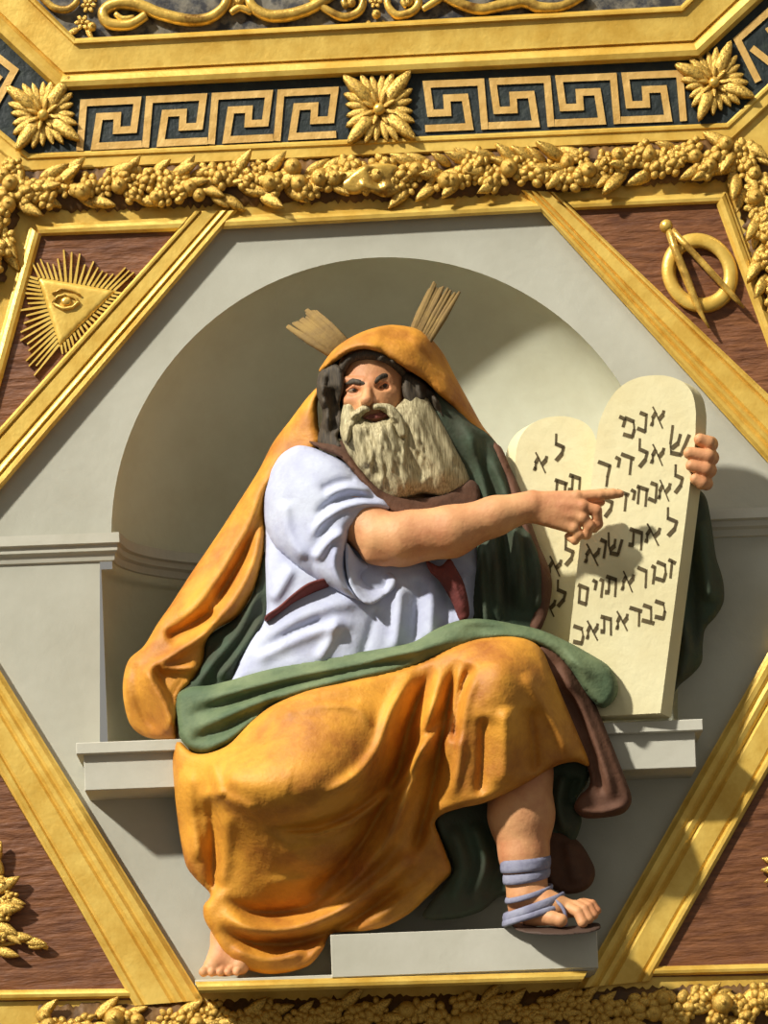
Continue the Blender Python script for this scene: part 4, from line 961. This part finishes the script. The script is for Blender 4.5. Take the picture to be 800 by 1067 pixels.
ring_band('leg_band', 547.5, 900, .160, 24.6, 24.8, -.10, 14, 2.0, M['lilac'], pr, 2)
ring_band('leg_band', 548.5, 912, .158, 22.6, 23.2, -.17, 11, 2.4, M['lilac'], pr, 3)
ring_band('strap', 551, 931, .157, 23.4, 24.4, -.30, 6, 1.8, M['lilac'], sd, 3)
ring_band('strap', 556, 945, .164, 30, 26.5, -.36, 10, 2.6, M['lilac'], sd, 1)
ring_band('strap', 556, 953, .168, 30, 24.5, -.30, 8, 3.2, M['lilac'], sd, 0)
band('strap', [(578, 938, .212), (585, 944, .222), (589, 952, .222), (590, 965, .215)], 1.8, M['lilac'], sd)
# ---- two rays of light rising from the head
def rays(pts0, pts1, n, seed):
    r2 = random.Random(seed); parts = []
    for i in range(n):
        t = i / (n - 1); a = np.array(pts0[0]) * (1 - t) + np.array(pts0[1]) * t; b = np.array(pts1[0]) * (1 - t) + np.array(pts1[1]) * t
        b = a + (b - a) * r2.uniform(.85, 1.06)
        parts.append(tube_mesh(PA([a, a * .5 + b * .5, b], np.array([.16, .12, .09])), [2.6 * S, 3.4 * S, 1.6 * S], 8))
    V, F = merge(parts); link('light_ray', V, F, M['ray'], pr)
rays([(426, 352), (446, 358)], [(450, 295), (477, 307)], 18, 1)
rays([(344, 370), (362, 356)], [(301, 342), (326, 321)], 20, 2)

# ================================================================== light, world, camera
w = bpy.data.worlds.new('World'); scene.world = w; w.use_nodes = True
nt = w.node_tree; bg = nt.nodes['Background']
tc = nt.nodes.new('ShaderNodeTexCoord'); sp_ = nt.nodes.new('ShaderNodeSeparateXYZ'); mr = nt.nodes.new('ShaderNodeMapRange'); rp = nt.nodes.new('ShaderNodeValToRGB')
nt.links.new(tc.outputs['Generated'], sp_.inputs[0]); nt.links.new(sp_.outputs['Z'], mr.inputs['Value'])
mr.inputs['From Min'].default_value = -1; mr.inputs['From Max'].default_value = 1
nt.links.new(mr.outputs['Result'], rp.inputs['Fac'])
e = rp.color_ramp.elements; e[0].position = 0.12; e[0].color = (.34, .29, .22, 1); e[1].position = .42; e[1].color = (1.0, .95, .84, 1)
nt.links.new(rp.outputs['Color'], bg.inputs['Color']); bg.inputs['Strength'].default_value = 0.23
sun = bpy.data.lights.new('daylight', 'SUN'); sun.energy = 4.6; sun.angle = math.radians(3.0); sun.color = (1.0, .955, .86)
# added soft fill lamp, upper left, lifting the tops of the drapery
fill_lamp = bpy.data.lights.new('overhead_fill', 'AREA'); fill_lamp.shape = 'RECTANGLE'; fill_lamp.size = 2.6; fill_lamp.size_y = 1.0; fill_lamp.energy = 110; fill_lamp.color = (1.0, .97, .90)
wo = bpy.data.objects.new('overhead_fill', fill_lamp); COL.objects.link(wo); wo.location = (-2.0, -2.0, 9.6)
wo.rotation_euler = (Vector((0, 0, 4.2)) - Vector(wo.location)).to_track_quat('-Z', 'Y').to_euler()
so = bpy.data.objects.new('daylight', sun); COL.objects.link(so)
dirv = Vector((.62, .53, -.57)); so.rotation_euler = dirv.to_track_quat('-Z', 'Y').to_euler(); so.location = (-4, -4, 8)

cam = bpy.data.cameras.new('camera'); co = bpy.data.objects.new('camera', cam); COL.objects.link(co)
cam.sensor_fit = 'VERTICAL'; cam.sensor_height = 24.0; cam.lens = 24.0 * D / (1067 * S)
cam.shift_y = (EYE - 533.5) / 1067.0
co.location = (CX, -D, CZ)
co.rotation_mode = 'QUATERNION'
co.rotation_quaternion = (Matrix.Rotation(ROLL, 3, 'Y') @ Matrix.Rotation(math.pi / 2, 3, 'X')).to_quaternion()
scene.camera = co
for o in bpy.data.objects:
    if '_base' in o.keys(): del o['_base']
scene.view_settings.view_transform = 'Standard'; scene.view_settings.look = 'None'
scene.view_settings.exposure = 0.16; scene.view_settings.gamma = 1.0; scene.view_settings.use_curve_mapping = False
